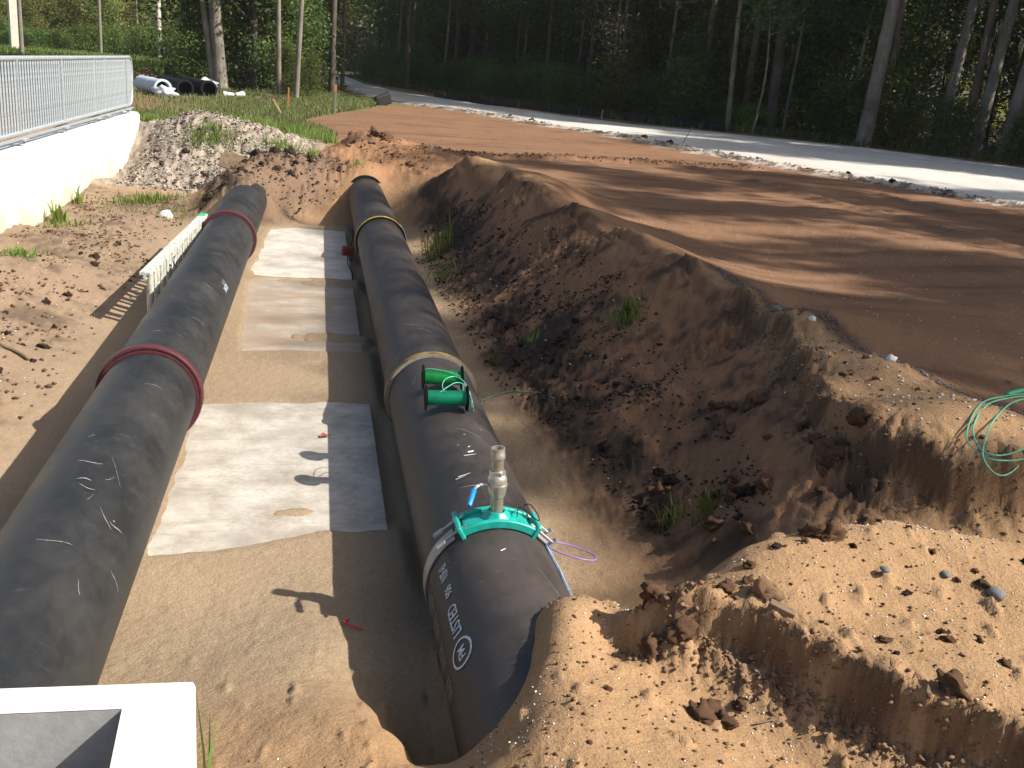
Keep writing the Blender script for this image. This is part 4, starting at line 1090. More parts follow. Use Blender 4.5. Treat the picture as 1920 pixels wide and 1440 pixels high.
# ---- the forest to the right of the road and round its bend
FE = [(44, 4), (38, 16), (30.5, 27), (27.5, 36), (24, 42), (20.5, 45.5), (17, 49), (14, 54), (12.2, 61), (10, 69), (7.5, 80), (5.5, 95), (4.5, 112)]
FEr = resamp(FE, 200)
tot = sum(math.hypot(FE[i + 1][0] - FE[i][0], FE[i + 1][1] - FE[i][1]) for i in range(len(FE) - 1))
def edge_pt(t, off):
    i = min(int(t * 199), 198); a = Vector(FEr[i]); b2 = Vector(FEr[min(i + 3, 199)]); d = (b2 - a).normalized()
    return a + Vector((d.y, -d.x)) * off
LM = [((22.8, 39.8), "behind the thick pale trunk"), ((27.1, 38.5), "behind the leaning mossy trunks"), ((20.0, 44.6), "around the dark trunk and the bent sapling"), ((15.2, 53), "around the vine-draped dead tree"),
      ((11, 62), "behind the left end of the silt fence"), ((10.9, 76), "around the tall pine behind the ferns"), ((6, 84), "behind the far bend of the road"), ((34, 22), "at the right edge of the picture"), ((31, 34), "deep behind the farthest right trunks"), ((25, 55), "deep in the middle of the forest"), ((18, 68), "deep behind the dead tree")]
def landmark(x, y, lms):
    return min(lms, key=lambda q: math.hypot(q[0][0] - x, q[0][1] - y))[1]
G_FOR = "trees in the dark forest"
LBL = {"oak": "broadleaf tree in the dark forest", "pine": "pine in the dark forest",
       "thin": "slender tree in the dark forest", "under": "leafy low tree"}
for row, (off, step, kinds_) in enumerate(((3.2, 3.0, ["under_b", "under_a", "under_b", "under_a"]), (1.5, 2.7, ["thin_a", "pine_b", "thin_a", "thin_a", "pine_a"]), (5.0, 3.2, ["under_c", "under_a", "under_c"]),
                                          (8, 3.8, ["pine_a", "oak_a", "thin_a", "oak_b", "pine_b"]), (11, 3.2, ["under_c", "under_c", "oak_b"]), (15, 3.6, ["oak_a", "under_c", "pine_b", "oak_b"]), (20, 3.6, ["oak_a", "far_a", "oak_b"]), (26, 4.2, ["far_a", "oak_a", "far_b"]))):
    n = int(tot / step)
    for k in range(n):
        t = (k + R_.random() * .7) / n; p = edge_pt(t, off + R_.uniform(-.8, .8))
        kd = R_.choice(kinds_); s = R_.uniform(.82, 1.15)
        if row == 0 and (t < .40 or R_.random() < (.6 if t < .62 else .3)): continue
        if t < .38 and row in (1, 3, 5, 6, 7) and kd[0] in 'op' and R_.random() < .4: kd = "under_c"
        base = kd.split('_')[0]; base = "oak" if base == "far" else base
        nm = {"oak": "oak_tree", "pine": "pine_tree", "thin": "slender_tree", "under": "low_tree"}[base]
        lm = landmark(p.x, p.y, LM) + (", in the front rows" if off < 4 else ", farther in" if off < 12 else ", in the last rows")
        tree(nm, kd, p.x, p.y, LBL[base].replace(" in the dark forest", "") + " " + lm, "tree", G_FOR, s)
# shrubs in front of the forest
for k in range(46):
    t = .12 + .85 * (k + R_.random() * .8) / 46; p = edge_pt(t, R_.uniform(-1.2, .6))
    tree("bush", R_.choice(["bush_a", "bush_b", "bush_a"]), p.x, p.y, "green bush at the forest foot " + landmark(p.x, p.y, LM), "bush", "bushes along the forest edge", R_.uniform(.6, 1.15))
for k in range(9):
    x, y = [(10.2, 70), (10.9, 68), (11.5, 66), (12.0, 64.2), (11.2, 70.5), (12.4, 62), (13.0, 60), (12.9, 63.5), (13.8, 57.6)][k]
    tree("fern_clump", "bush_a", x, y, "bright fern clump behind the silt fence, " + landmark(x, y, [((10.4, 70), "at the tall pine's foot"), ((12, 64), "left of its middle"), ((13.5, 59), "nearer its right end")]), "fern", "bright ferns behind the silt fence", 1.25)
# dead vine-hung tree in the middle
dv_ = own_tree("dead_tree", 15.2, 53, 12, .10, .25, 16, M_barkg, M_dead, (.02, 0), "brownish dead tree draped with dry vines in the middle of the forest edge", seed=130, leafn=26, size=.16, moss=14, spread=1.6)

# ---- tall pines on the right beyond the frame: their shadows lie on the dirt
for (x, y, kd, s) in ((25.6, -2.0, "pine_open", 1.0), (24.2, 2.6, "pine_open", .95), (26.4, 5.6, "pine_open", 1.05), (30, 0.2, "pine_open", 1.0), (29.4, 8.8, "pine_open", 1.1), (33, 4.4, "pine_a", .95), (36, 10, "pine_open", 1.15), (22.4, 0.4, "pine_open", .85), (28, -4.2, "pine_open", 1.05)):
    tree("pine_tree" if kd[0] == 'p' else "oak_tree", kd, x, y, "tall tree on the far side of the road, right of the picture, shading the dirt", "tree", "roadside trees shading the graded dirt", s)

# ---- left group
for (x, y, kd, s) in ((-6.2, 53, "under_c", .9), (-5.4, 50.5, "under_a", .8), (-4.6, 53, "under_c", .95), (-3.6, 52, "under_a", 1.0), (-2.5, 52.5, "under_c", 1.0), (-1.7, 50.5, "under_a", .8), (-3.2, 55, "oak_b", .9), (-1.2, 56, "under_c", .9), (-.2, 64, "under_a", .9),
                      (-5.5, 57, "oak_b", .9), (-2.2, 59, "thin_a", 1), (-.9, 66, "thin_a", 1), (-4.2, 62, "oak_b", 1), (-1.5, 68, "under_c", 1), (.3, 70, "thin_a", 1.05), (-3.4, 72, "under_c", 1.1), (-6.5, 68, "oak_b", 1), (-.6, 53.5, "under_b", .8), (-1.9, 78, "oak_a", 1), (-5, 80, "oak_a", 1.), (-1.4, 47.5, "under_b", .35), (-.35, 46.2, "under_b", .3)):
    tree({"o": "oak_tree", "t": "slender_tree", "u": "low_tree"}[kd[0]], kd, x, y, {"o": "broadleaf tree", "t": "slender tree", "u": "bushy low tree"}[kd[0]] + " " + landmark(x, y, [((-4.45, 49.5), "beside the forked trunk"), ((-3.0, 51.5), "beside the vine-covered trunk"), ((-1.2, 46), "at the two slim grey trunks"), ((.5, 54), "at the dark trunk near the road bend"), ((-5.5, 57), "behind the forked trunk"), ((-2.5, 60), "behind the vine-covered trunk"), ((-5.5, 72), "far behind the forked trunk"), ((-1.5, 72), "far behind the slim trunks")]), "tree", "trees left of the road bend", s)
for k in range(9):
    x = -40 + k * 3.3 + R_.uniform(-.8, .8); y = 119 + R_.uniform(-3, 3)
    tree("far_tree", "far_c", x, y, "low sunlit tree before the distant row" + landmark(x, 0, [((-34, 0), ", near the thick concrete pole"), ((-26, 0), ", near the grey wooden pole"), ((-17, 0), ", near the pale round pole")]), "tree", "low trees before the distant row", R_.uniform(.42, .62))
# ---- far tree line at the left, and behind the bend
for row, yy in enumerate((133, 142, 153)):
    for k in range(17):
        x = -104 + k * 5.6 + R_.uniform(-1.6, 1.6)
        if row == 0 and x > -14: continue
        tree("far_tree", R_.choice(["far_a", "far_b", "far_c", "far_a"]), x, yy + R_.uniform(-3, 3) + abs(x + 40) * .1, ["sunlit tree in the front distant row", "tree in the second distant row", "tree in the last distant row"][row] + landmark(x, 0, [((-34, 0), " behind the thick concrete pole"), ((-27, 0), " between the concrete pole and the grey wooden pole"), ((-20, 0), " behind the pale round pole"), ((-60, 0), " left of the picture's poles"), ((-12, 0), " behind the forked trunk")]), "tree", "distant row of trees beyond the field", R_.uniform(.85, 1.2))
for k in range(22):
    x = -14 + k * 2.1; tree("far_tree", R_.choice(["far_a", "far_b", "oak_a"]), x, 146 + R_.uniform(-5, 10), "tree closing the view at the end of the road", "tree", "trees closing the view behind the road", R_.uniform(.8, 1.1))
for k in range(40):
    x = -66 + k * 1.5 + R_.uniform(-.7, .7)
    tree("bush", "bush_a", x, 112 + R_.uniform(-6, 6) + max(0, -x - 20) * .12, "bright green bush in the far field" + landmark(x, 0, [((-30, 0), " by the thick concrete pole"), ((-22, 0), " by the grey wooden pole"), ((-15, 0), " by the pale round pole"), ((-50, 0), " left of the poles")]), "bush", "bushes in the far field", R_.uniform(.9, 1.7))

# ------------------------------------------------------------------ grass
def blades(name, xy, h, w_, mat, rs, lean=.35, zoff=0.0, zs=None):
    n = len(xy); x, y = xy[:, 0], xy[:, 1]
    z = (height(x, y) if zs is None else zs) + zoff - .01
    a = rs.uniform(0, 2 * np.pi, n); hh = h * rs.uniform(.45, 1.25, n); l = rs.uniform(0, lean, n) * hh; la = rs.uniform(0, 2 * np.pi, n)
    ww = w_ * rs.uniform(.6, 1.3, n)
    dx, dy = np.cos(a) * ww * .5, np.sin(a) * ww * .5; lx, ly = np.cos(la) * l, np.sin(la) * l
    V = np.stack([np.c_[x - dx, y - dy, z], np.c_[x + dx, y + dy, z], np.c_[x + dx * .7 + lx * .4, y + dy * .7 + ly * .4, z + hh * .6], np.c_[x - dx * .7 + lx * .4, y - dy * .7 + ly * .4, z + hh * .6], np.c_[x + lx, y + ly, z + hh]], 1).reshape(-1, 3)
    b0 = np.arange(n)[:, None] * 5
    F3 = np.concatenate([b0 + [0, 1, 2], b0 + [0, 2, 3], b0 + [3, 2, 4]], 0)
    return np_mesh(name, V, F3, mat)
def poly_pts(poly, n, rs, dens=None):
    P = np.array(poly); out = np.zeros((0, 2))
    while len(out) < n:
        q = np.c_[rs.uniform(P[:, 0].min(), P[:, 0].max(), n * 2), rs.uniform(P[:, 1].min(), P[:, 1].max(), n * 2)]
        k = sdf(q[:, 0], q[:, 1], poly) < 0
        if dens is not None: k &= rs.uniform(0, 1, len(q)) < dens(q[:, 0], q[:, 1])
        out = np.r_[out, q[k]]
    return out[:n]
GR = [(-5, 25.2), (-2, 24.9), (-.4, 24.6), (.5, 25.5), (-.3, 28), (-.4, 31), (1.0, 36), (2.2, 41), (2.6, 46), (1.3, 52), (0, 60), (-4, 56), (-6.5, 46), (-7, 38), (-7, 30), (-6, 27)]
pts = poly_pts(GR, 60000, RS, lambda x, y: np.clip(.15 + sstep(-.25, .25, fbm(x, y, .5, 4, 201)) + (y < 27), 0, 1) * (1 - .9 * ((x < -3.4) & (y > 29))))
o = link("grass", blades("grass", pts, .17, .028, M_grass, RS, .6)); tag(o, "patchy green grass beside the graded dirt", "grass", kind='stuff')
pts = poly_pts([(-3.6, 24.2), (-1, 23.6), (-.1, 23.0), (.5, 22.8), (.2, 24), (.3, 25.6), (-2, 26), (-4.6, 26)], 5500, RS)
o = link("tall_grass", blades("tall_grass", pts, .21, .016, M_grassb, RS, .6)); tag(o, "long bright grass behind the grey soil heap", "grass", kind='stuff')
pts = poly_pts([(-70, 70), (-60, 110), (-12, 112), (-6, 80), (-6.5, 62), (-12, 58), (-30, 55)], 40000, RS)
o = link("meadow_grass", blades("meadow_grass", pts, .45, .09, M_grassb, RS, .6)); tag(o, "bright grass of the far field", "grass", kind='stuff')
q = []
for k in range(9000):
    p = edge_pt(R_.uniform(.02, .98), R_.uniform(-3.2, .3)); q.append((p.x, p.y))
q = np.array(q); q = q[(sdf(q[:, 0], q[:, 1], ROAD_POLY) > .8)]
o = link("verge_weeds", blades("verge_weeds", q, .38, .05, M_grass, RS, .7)); tag(o, "weeds along the verge at the forest foot", "weeds", kind='stuff')

def tuft(x, y, n, r, h, label, mat=M_grassb, w_=.012, lean=.7, cat="grass tuft", name="grass_tuft", group=None):
    rs = np.random.RandomState(int(abs(x * 100 + y * 7)) % 9999)
    P = np.c_[rs.normal(0, r, n), rs.normal(0, r, n)] ; zs = height(P[:, 0] + x, P[:, 1] + y)
    z0 = hz(x, y)
    rt = empty(name, (x, y, z0), label, cat, group)
    o = link("blades", blades("blades", P, h, w_, mat, rs, lean, zs=zs - z0), rt); o['kind'] = 'stuff'; return rt
tuft(1.72, 13.9, 70, .09, .48, "tall grass clump growing at the foot of the berm right of the far pipe ring", w_=.016, lean=.55)
tuft(1.62, 12.6, 50, .14, .16, "low sparse grass below the tall clump by the berm")
tuft(1.66, 8.7, 26, .03, .15, "small grass tuft on the trench floor above the green wire")
tuft(2.03, 8.85, 26, .05, .12, "small grass tuft near the dark clods, right of the lone one")
tuft(2.75, 8.25, 90, .07, .12, "small bright green plant growing alone on the berm slope", w_=.02)
tuft(2.14, 5.17, 26, .035, .16, "little grass tuft at the berm toe, left of its neighbour")
tuft(2.30, 5.0, 34, .05, .17, "spreading grass tuft at the berm toe, right of its neighbour")
tuft(1.35, 4.9, 16, .12, .05, "thin green sprouts on the trench floor beside the teal saddle", w_=.006)
tuft(-3.72, 15.4, 22, .05, .30, "upright leafy weed against the foot of the white wall", w_=.05, lean=.5, cat="weed", name="weed")
tuft(-3.74, 17.0, 14, .05, .28, "smaller weed farther along the foot of the white wall", w_=.04, lean=.5, cat="weed", name="weed")
tuft(-3.5, 15.0, 70, .16, .12, "low weeds on the bank under the white wall", w_=.02)
tuft(-3.15, 11.35, 120, .12, .09, "green weed patch on the left bank", w_=.02)
tuft(-2.75, 17.5, 380, .26, .15, "green grass patch in the hollow before the grey soil heap", w_=.018)
tuft(-3.1, 16.9, 90, .3, .09, "thin grass left of the patch in the hollow", w_=.015)
tuft(-2.2, 16.6, 160, .25, .10, "grass sprouts by the ladder's far end", w_=.015)
tuft(-2.15, 21.6, 620, .26, .17, "thick grass patch growing on the grey soil heap", w_=.018)
tuft(-.72, 21.6, 330, .26, .14, "grass patch on the right shoulder of the soil heap", w_=.018)
tuft(-.1, 19.6, 60, .06, .25, "dark green tuft in the hollow between the two pipe ends", w_=.02)
tuft(.75, 18.6, 60, .12, .08, "moss-like sprouts on the soil over the far end of the near pipe", w_=.015)
tuft(-.26, 2.42, 6, .01, .36, "single green stalk beside the concrete inlet box", w_=.012, lean=.15, cat="weed", name="weed")

# ------------------------------------------------------------------ stones, clods, shell grit
def rock_mesh(name, seed, mat, sub=3, sq=.7, rough=.35):
    import bmesh
    bm = bmesh.new(); bmesh.ops.create_icosphere(bm, subdivisions=sub, radius=1)
    r = np.random.RandomState(seed); off = r.uniform(-50, 50, 3)
    from mathutils import noise as mn
    for v in bm.verts:
        p = v.co.copy(); d = 1 + rough * mn.noise(p * 1.3 + Vector(off)) + rough * .8 * mn.noise(p * 3.1 + Vector(off)) + rough * .3 * mn.noise(p * 7 + Vector(off))
        v.co = Vector((p.x * d, p.y * d * .85, p.z * d * sq))
    me = bpy.data.meshes.new(name); bm.to_mesh(me); bm.free(); me.materials.append(mat)
    for p in me.polygons: p.use_smooth = True
    return me
M_clod = simple("brown_clod", (.125, .072, .042), .95, 0, 25, .5, .8, .1, .01)
M_clodd = simple("dark_clod", (.040, .028, .021), .95, 0, 25, .5, .8, .1, .01)
M_clodt = simple("tan_clod", (.25, .155, .09), .95, 0, 25, .4, .8, .1, .01)
M_stone = simple("grey_stone", (.13, .13, .13), .8, 0, 30, .4, .4)
M_shell = simple("white_shell", (.62, .60, .55), .6, 0, 50, .2, .2)
CL = {k: [rock_mesh(k, 300 + i, mt, 3, R_.uniform(.6, .85), .75) for i in range(6)] for k, mt in (("clod", M_clod), ("clodd", M_clodd), ("clodt", M_clodt))}
def put_clods(pts, kindname, smin, smax, label, group, name="dirt_clod", cat="dirt clod", sink=.42, zsq=1.0):
    pts = np.array(pts); zs = height(pts[:, 0], pts[:, 1])
    many = len(pts) > 12
    for (x, y), z in zip(pts, zs):
        s = smin + (smax - smin) * R_.random() ** 2.2
        o = link(name, R_.choice(CL[kindname])); o.location = (x, y, z + s * (.5 - sink)); o.scale = (s * R_.uniform(.8, 1.3), s * R_.uniform(.8, 1.2), s * zsq * R_.uniform(.7, 1.1))
        o.rotation_euler = (R_.uniform(-.5, .5), R_.uniform(-.5, .5), R_.uniform(0, 6.28)); tag(o, (("large " if s > smin + .6 * (smax - smin) else "small ") + label + ", " + landmark(x, y, CLM)) if many else label, cat, group)
CLM = [((2.0, 15.5), "near the tall grass clump"), ((2.1, 12), "level with the yellow ring's near side"), ((2.2, 9), "right of the dirty yellow ring"), ((2.3, 6.8), "right of the green spools"), ((2.3, 5), "above the two small grass tufts"), ((3.3, 5.3), "on the open top"), ((3.4, 4.4), "beside the wire coil"),
       ((1.6, 3.0), "at its left tip"), ((2.1, 3.3), "near the crest"), ((2.6, 3.0), "on its right"), ((2.0, 2.5), "along its lip"), ((1.2, 2.5), "right of the pipe mouth"), ((.5, 2.1), "at the bottom of the picture"), ((0, 2.6), "beside the hollow"),
       ((-2.8, 7), "by the pink wrapper"), ((-2.8, 9.5), "by the brown root"), ((-2.8, 12), "left of the ladder"), ((-2.8, 14.5), "near the wall weeds"), ((-3, 20), "by the wall end"), ((-2.2, 22), "by the grass patch"), ((-1.3, 20), "by the tilted board"),
       ((-1.2, 17.5), "over the left pipe's end"), ((0, 18), "between the pipe ends"), ((.5, 19), "over the right pipe's end"), ((1.1, 21.4), "at the top"), ((1.5, 19.5), "low on the front"), ((6, 43), "at the far bend"), ((10.5, 31), "left of the leaning rod"), ((13, 21), "at the right")]
face_lo = [(1.65, 16), (2.4, 16), (2.8, 11), (3.0, 7.5), (2.7, 5.5), (2.5, 4.6), (2.1, 5), (1.85, 6.5), (1.6, 8), (1.5, 12)]
put_clods(poly_pts(face_lo, 60, RS, lambda x, y: sstep(.25, -.1, np.abs(x - 2.1) - .3)), "clodd", .018, .06, "dark clod on the berm slope", "dark clods on the berm slope")
put_clods(poly_pts([(2.1, 5.9), (2.9, 6.3), (3.0, 4.7), (2.6, 4.3), (2.0, 4.6)], 30, RS), "clod", .025, .075, "brown clod below the sandy shelf", "brown clods below the shelf")
put_clods(poly_pts([(3.1, 5.9), (3.5, 6.2), (3.6, 4.7), (3.9, 4.2), (3.2, 4.2), (3.05, 4.9)], 16, RS), "clod", .012, .028, "brown clod on the sandy shelf", "clods on the sandy shelf")
put_clods(poly_pts([(1.5, 3.1), (2.3, 3.5), (3.0, 3.2), (2.9, 2.6), (2.2, 2.4), (1.8, 2.7)], 16, RS), "clod", .010, .026, "brown clod on the near mound", "clods on the near mound")
put_clods(poly_pts([(1.5, 3.1), (2.3, 3.5), (3.0, 3.2), (2.9, 2.6), (2.2, 2.4), (1.8, 2.7)], 9, RS), "clodd", .012, .028, "dark clod on the nearest sandy mound", "dark clods on the near mound")
put_clods(poly_pts([(.95, 3.1), (1.35, 3.2), (1.5, 2.4), (1.5, 1.95), (.3, 1.95), (0.0, 2.6), (.7, 2.7)], 14, RS), "clod", .007, .018, "brown clod on the foreground sand", "clods on the foreground sand")
put_clods(RS.normal(0, .045, (9, 2)) + [1.36, 2.66], "clod", .02, .042, "crumbling clod in the little heap below the near mound", "clods of the little heap", sink=.2)
put_clods(RS.normal(0, .12, (12, 2)) + [1.38, 3.12], "clod", .02, .05, "crumbling clod at the left tip of the near mound", "clods at the mound tip", sink=.2)
put_clods([(1.64, 2.98)], "clodt", .05, .051, "big tan clod hanging at the left lip of the near mound", None, sink=0.45, zsq=1.2)
put_clods([(2.02, 2.37)], "clod", .05, .051, "large brown clod alone in the gully of the near mound", None, sink=0.15)
put_clods([(2.0, 3.33), (2.07, 3.3), (2.3, 3.42)], "clod", .03, .05, "dark brown lump near the crest of the near mound", "lumps on the mound crest", sink=0.2)
put_clods(poly_pts([(-3.4, 6.5), (-2.2, 6.5), (-2.2, 14), (-3.4, 14)], 34, RS), "clodd", .02, .055, "dark clod on the left bank", "clods on the left bank")
put_clods(poly_pts([(-3.5, 19.6), (-1.4, 19.2), (-.7, 21), (-1.2, 22.6), (-3.3, 22.4)], 26, RS), "clodd", .03, .09, "dark lump of soil on the grey heap", "lumps on the grey heap")
put_clods(poly_pts([(-1.8, 16.4), (-.5, 17.0), (.4, 17.9), (.6, 19), (-.8, 19.8), (-1.8, 18.8)], 22, RS), "clodd", .04, .12, "dark clod on the end bank", "clods on the end bank")
put_clods(poly_pts([(.2, 21.5), (.8, 19.5), (1.8, 18.5), (2.3, 20), (1.8, 22), (.8, 22.6)], 14, RS), "clod", .04, .12, "brown clod on the orange mound", "clods on the orange mound")
e_ = resamp([(4.9, 46), (7.4, 41.2), (8.6, 37.2), (10.1, 33.4), (10.8, 29.5), (11.4, 25.5), (12.3, 23.0), (13.2, 20.6), (14, 18)], 20) + RS.normal(0, .2, (20, 2))
put_clods(e_, "clodd", .04, .12, "dark clod at the road edge", "clods along the road edge")
for (x, y, s, lab, k) in ((2.55, 2.9, .032, "oval grey stone on the right of the near mound", 0), (3.62, 7.15, .045, "blue-grey stone on the top edge of the berm", 1), (2.17, 3.05, .018, "small grey stone in the middle of the near mound", 2), (2.42, 3.03, .018, "small grey stone beside the oval one on the near mound", 3)):
    o = link("stone", rock_mesh("stone", 400 + k, M_stone, 2, .6, .25)); o.location = (x, y, hz(x, y) + s * .3); o.scale = (s, s * 1.5, s); tag(o, lab, "stone")
for (x, y, s, lab, k) in ((1.68, 3.05, .016, "white shell lump on the left of the near mound", 4), (-2.3, 16.2, .12, "pale broken concrete chunk on the left bank", 5), (3.61, 6.55, .03, "pale lump at the top edge of the berm", 6), (3.66, 5.55, .035, "pale lump farther right at the top edge of the berm", 7)):
    o = link("white_lump", rock_mesh("white_lump", 400 + k, M_shell, 2, .8, .4)); o.location = (x, y, hz(x, y) + s * .3); o.scale = (s, s, s); tag(o, lab, "stone")

def grit(name, pts, smin, smax, mat, label, cat="gravel", lift=.3):
    """one mesh of tiny irregular chips"""
    n = len(pts); s = smin + (smax - smin) * RS.uniform(0, 1, n) ** 2.5
    z = height(pts[:, 0], pts[:, 1])
    base = np.array([(1, 0, 0), (-1, 0, 0), (0, 1, 0), (0, -1, 0), (0, 0, 1), (0, 0, -1)], float)
    fc = np.array([(0, 2, 4), (2, 1, 4), (1, 3, 4), (3, 0, 4), (2, 0, 5), (1, 2, 5), (3, 1, 5), (0, 3, 5)])
    B = base[None] * RS.uniform(.5, 1.3, (n, 6, 1)) + RS.normal(0, .18, (n, 6, 3)); B[:, :, 2] *= .6
    a = RS.uniform(0, 6.28, n); ca_, sa = np.cos(a)[:, None], np.sin(a)[:, None]
    X = B[..., 0] * ca_ - B[..., 1] * sa; Y = B[..., 0] * sa + B[..., 1] * ca_
    V = np.stack([X, Y, B[..., 2]], -1) * s[:, None, None] + np.c_[pts, z + s * lift][:, None, :]
    Fm = (np.arange(n)[:, None, None] * 6 + fc[None]).reshape(-1, 3)
    o = link(name, np_mesh(name, V.reshape(-1, 3), Fm, mat)); return tag(o, label, cat, kind='stuff')
mound = [(1.35, 3.15), (2.4, 3.6), (3.6, 3.1), (3.4, 1.8), (2.2, 2.0), (1.6, 2.7)]
front = [(.95, 3.7), (1.3, 3.5), (1.4, 2.9), (1.8, 2.2), (1.6, 1.8), (-.2, 1.8), (-.2, 3.0), (.5, 2.7), (.9, 3.0)]
cl = lambda x, y: np.clip(.15 + 1.1 * sstep(-.05, .35, fbm(x, y, 2.2, 3, 210)), 0, 1)
grit("shell_grit", np.r_[poly_pts(mound, 1400, RS, cl), poly_pts(front, 800, RS, cl)], .0014, .0065, M_shell, "white shell bits strewn on the foreground sand", "shell grit")
grit("shell_grit", np.r_[poly_pts([(3.0, 6), (3.6, 6.6), (3.6, 5), (4.2, 4), (3.1, 4.2)], 260, RS), poly_pts(face_lo, 320, RS), poly_pts([(-3.6, 7), (-2.1, 7), (-2.1, 18), (-3.6, 18)], 420, RS)], .003, .014, M_shell, "white shell bits on the banks", "shell grit")
grit("soil_crumbs", np.r_[poly_pts(mound, 1500, RS), poly_pts(front, 1300, RS), poly_pts([(3.0, 6), (3.6, 6.6), (3.6, 5), (4.2, 4), (3.1, 4.2)], 500, RS)], .002, .010, M_clod, "brown soil crumbs on the foreground sand", "soil crumbs", .35)
grit("soil_crumbs", np.r_[poly_pts(face_lo, 6500, RS, lambda x, y: np.clip(.2 + sstep(0, .3, fbm(x, y, 1.5, 3, 211)), 0, 1)), poly_pts([(1.6, 8), (1.9, 8), (1.75, 15), (1.4, 15)], 500, RS)], .004, .022, M_clodd, "dark soil crumbs covering the berm slope", "soil crumbs", .4)
grit("soil_crumbs", poly_pts([(-3.75, 6), (-2.0, 6), (-2.0, 18.5), (-3.75, 18.5)], 2600, RS, lambda x, y: np.clip(.15 + sstep(-.1, .3, fbm(x, y, .9, 3, 212)), 0, 1)), .006, .03, M_clod, "soil crumbs on the left bank", "soil crumbs", .4)
grit("soil_crumbs", np.r_[poly_pts([(-3.7, 19.2), (-1.4, 18.9), (-.5, 21), (-.6, 23), (-3.5, 24)], 3500, RS)], .008, .034, M_clodd, "dark crumbs on the grey soil heap", "soil crumbs", .4)
grit("pale_crumbs", np.r_[poly_pts([(-3.7, 19.2), (-1.4, 18.9), (-.3, 21), (.0, 23), (-3.5, 24)], 4200, RS)], .008, .040, simple("pale_clod", (.36, .31, .26), .95, 0, 20, .3, .5), "pale crumbs on the grey soil heap", "soil crumbs", .4)
grit("soil_crumbs", np.r_[poly_pts([(-1.8, 16.2), (-.5, 16.8), (.4, 17.8), (.6, 19), (-.2, 20.2), (-.8, 20.4), (-1.8, 18.8)], 1700, RS), poly_pts([(.2, 21.5), (1, 19.5), (2, 18.5), (2.2, 20), (1.5, 22)], 350, RS)], .008, .035, M_clodd, "dark crumbs on the bank closing the trench", "soil crumbs", .4)
grit("soil_crumbs", resamp([(4.9, 46), (7.4, 41.2), (8.6, 37.2), (10.1, 33.4), (10.8, 29.5), (11.4, 25.5), (12.3, 23.0), (13.2, 20.6), (14, 18)], 900) + RS.normal(0, .3, (900, 2)), .01, .035, M_clodd, "dark crumbs along the edge between dirt and road", "soil crumbs", .4)
grit("soil_crumbs", resamp(FURROWS[0], 900) + RS.normal(0, .09, (900, 2)), .01, .04, M_clod, "crumbs in the long furrow across the dirt", "soil crumbs", .4)
grit("soil_crumbs", np.r_[resamp(RIDGE_LIP, 1500) + RS.normal(0, .06, (1500, 2)) - [.03, .03], resamp(SHELF_LIP, 1800) + RS.normal(0, .08, (1800, 2)) - [.05, .02]], .003, .017, simple("lip_crumbs", (.17, .10, .058), .95, 0, 20, .4, .5), "brown crumbs along the broken lips of the sand", "soil crumbs", .3)
grit("gravel", resamp([(3.62, 8.6), (3.72, 6.8), (3.78, 5.3), (4.15, 4.0), (5.0, 3.0)], 900) + RS.normal(0, .05, (900, 2)), .004, .018, M_stone, "thin line of grey gravel along the top of the berm", "gravel", .4)
grit("gravel", poly_pts([(4.3, 4.5), (9, 5), (9, 14), (4.2, 14)], 900, RS), .003, .010, M_shell, "tiny pale stones in the graded dirt", "gravel", .3)

# ------------------------------------------------------------------ small things about the trench
M_board = simple("old_plywood", (.16, .11, .065), .85, 0, 12, .4, .2)
M_pine = simple("new_timber", (.48, .36, .20), .75, 0, 14, .3, .15)
M_orange = simple("orange_paint", (.50, .17, .06), .6, 0, 20, .2, 0)
def plank(name, c, d, e, mat, label, cat, bevel=.003):
    mb = MB(); mb.box((0, 0, 0), d); o = mb.build(name, mat, None, bevel=bevel, loc=c); o.rotation_euler = e; return tag(o, label, cat)
plank("wood_board", (-1.45, 19.1, hz(-1.45, 19.1) + .12), (.62, .34, .03), (.9, .25, -.3), M_board, "brown board lying tilted on the grey soil heap", "board")
plank("wood_block", (1.66, 2.86, hz(1.66, 2.86) + .005), (.095, .035, .03), (.1, .25, -.55), M_board, "weathered wood block stuck in the lip of the near mound", "wood block")
plank("stick", (1.55, 2.60, hz(1.55, 2.60) + .006), (.13, .008, .006), (0, -.05, .15), M_board, "thin grey stick on the sand below the near mound", "stick")
plank("lath", (-2.9, 24.6, hz(-2.9, 24.6) + .12), (1.1, .06, .03), (0, -.1, .3), M_pine, "pale lath on top of the grey soil heap", "lath")
plank("wood_piece", (-.75, 20.4, hz(-.75, 20.4) + .06), (.3, .12, .03), (.2, .1, .2), M_pine, "pale wood scrap on the right of the grey heap", "wood scrap")
plank("red_block", (.445, 13.9, .09), (.15, .11, .12), (0, 0, .2), simple("brick_red", (.25, .04, .025), .8, 0, 30, .3, .2), "small red block on the farthest concrete slab", "block")
wire("cord", [(.45, 14.0, .04), (.5, 14.6, .04), (.55, 15.1, .04), (.56, 15.6, .1)], .008, M_black, "dark cord leading from the red block to the pipe", "cord")
wire("cord", [(.44, 13.8, .038), (.43, 13.2, .038), (.47, 12.7, .038), (.46, 12.2, .038)], .006, M_black, "dark cord leading from the red block toward the camera", "cord")
wire("root", [(x, y, hz(x, y) + .02) for x, y in ((-2.9, 8.9), (-2.72, 8.7), (-2.55, 8.55), (-2.42, 8.5), (-2.3, 8.38))], .014, M_board, "brown root lying on the left bank", "root")
wire("red_strip", [(.20, 4.27, hz(.2, 4.27) + .01), (.18, 4.2, hz(.18, 4.2) + .02), (.26, 4.17, hz(.26, 4.17) + .012)], .005, simple("red_plastic", (.6, .02, .02), .4, 0, 20, .2, 0), "small red strip lying on the sand in the pipe's shadow", "litter")
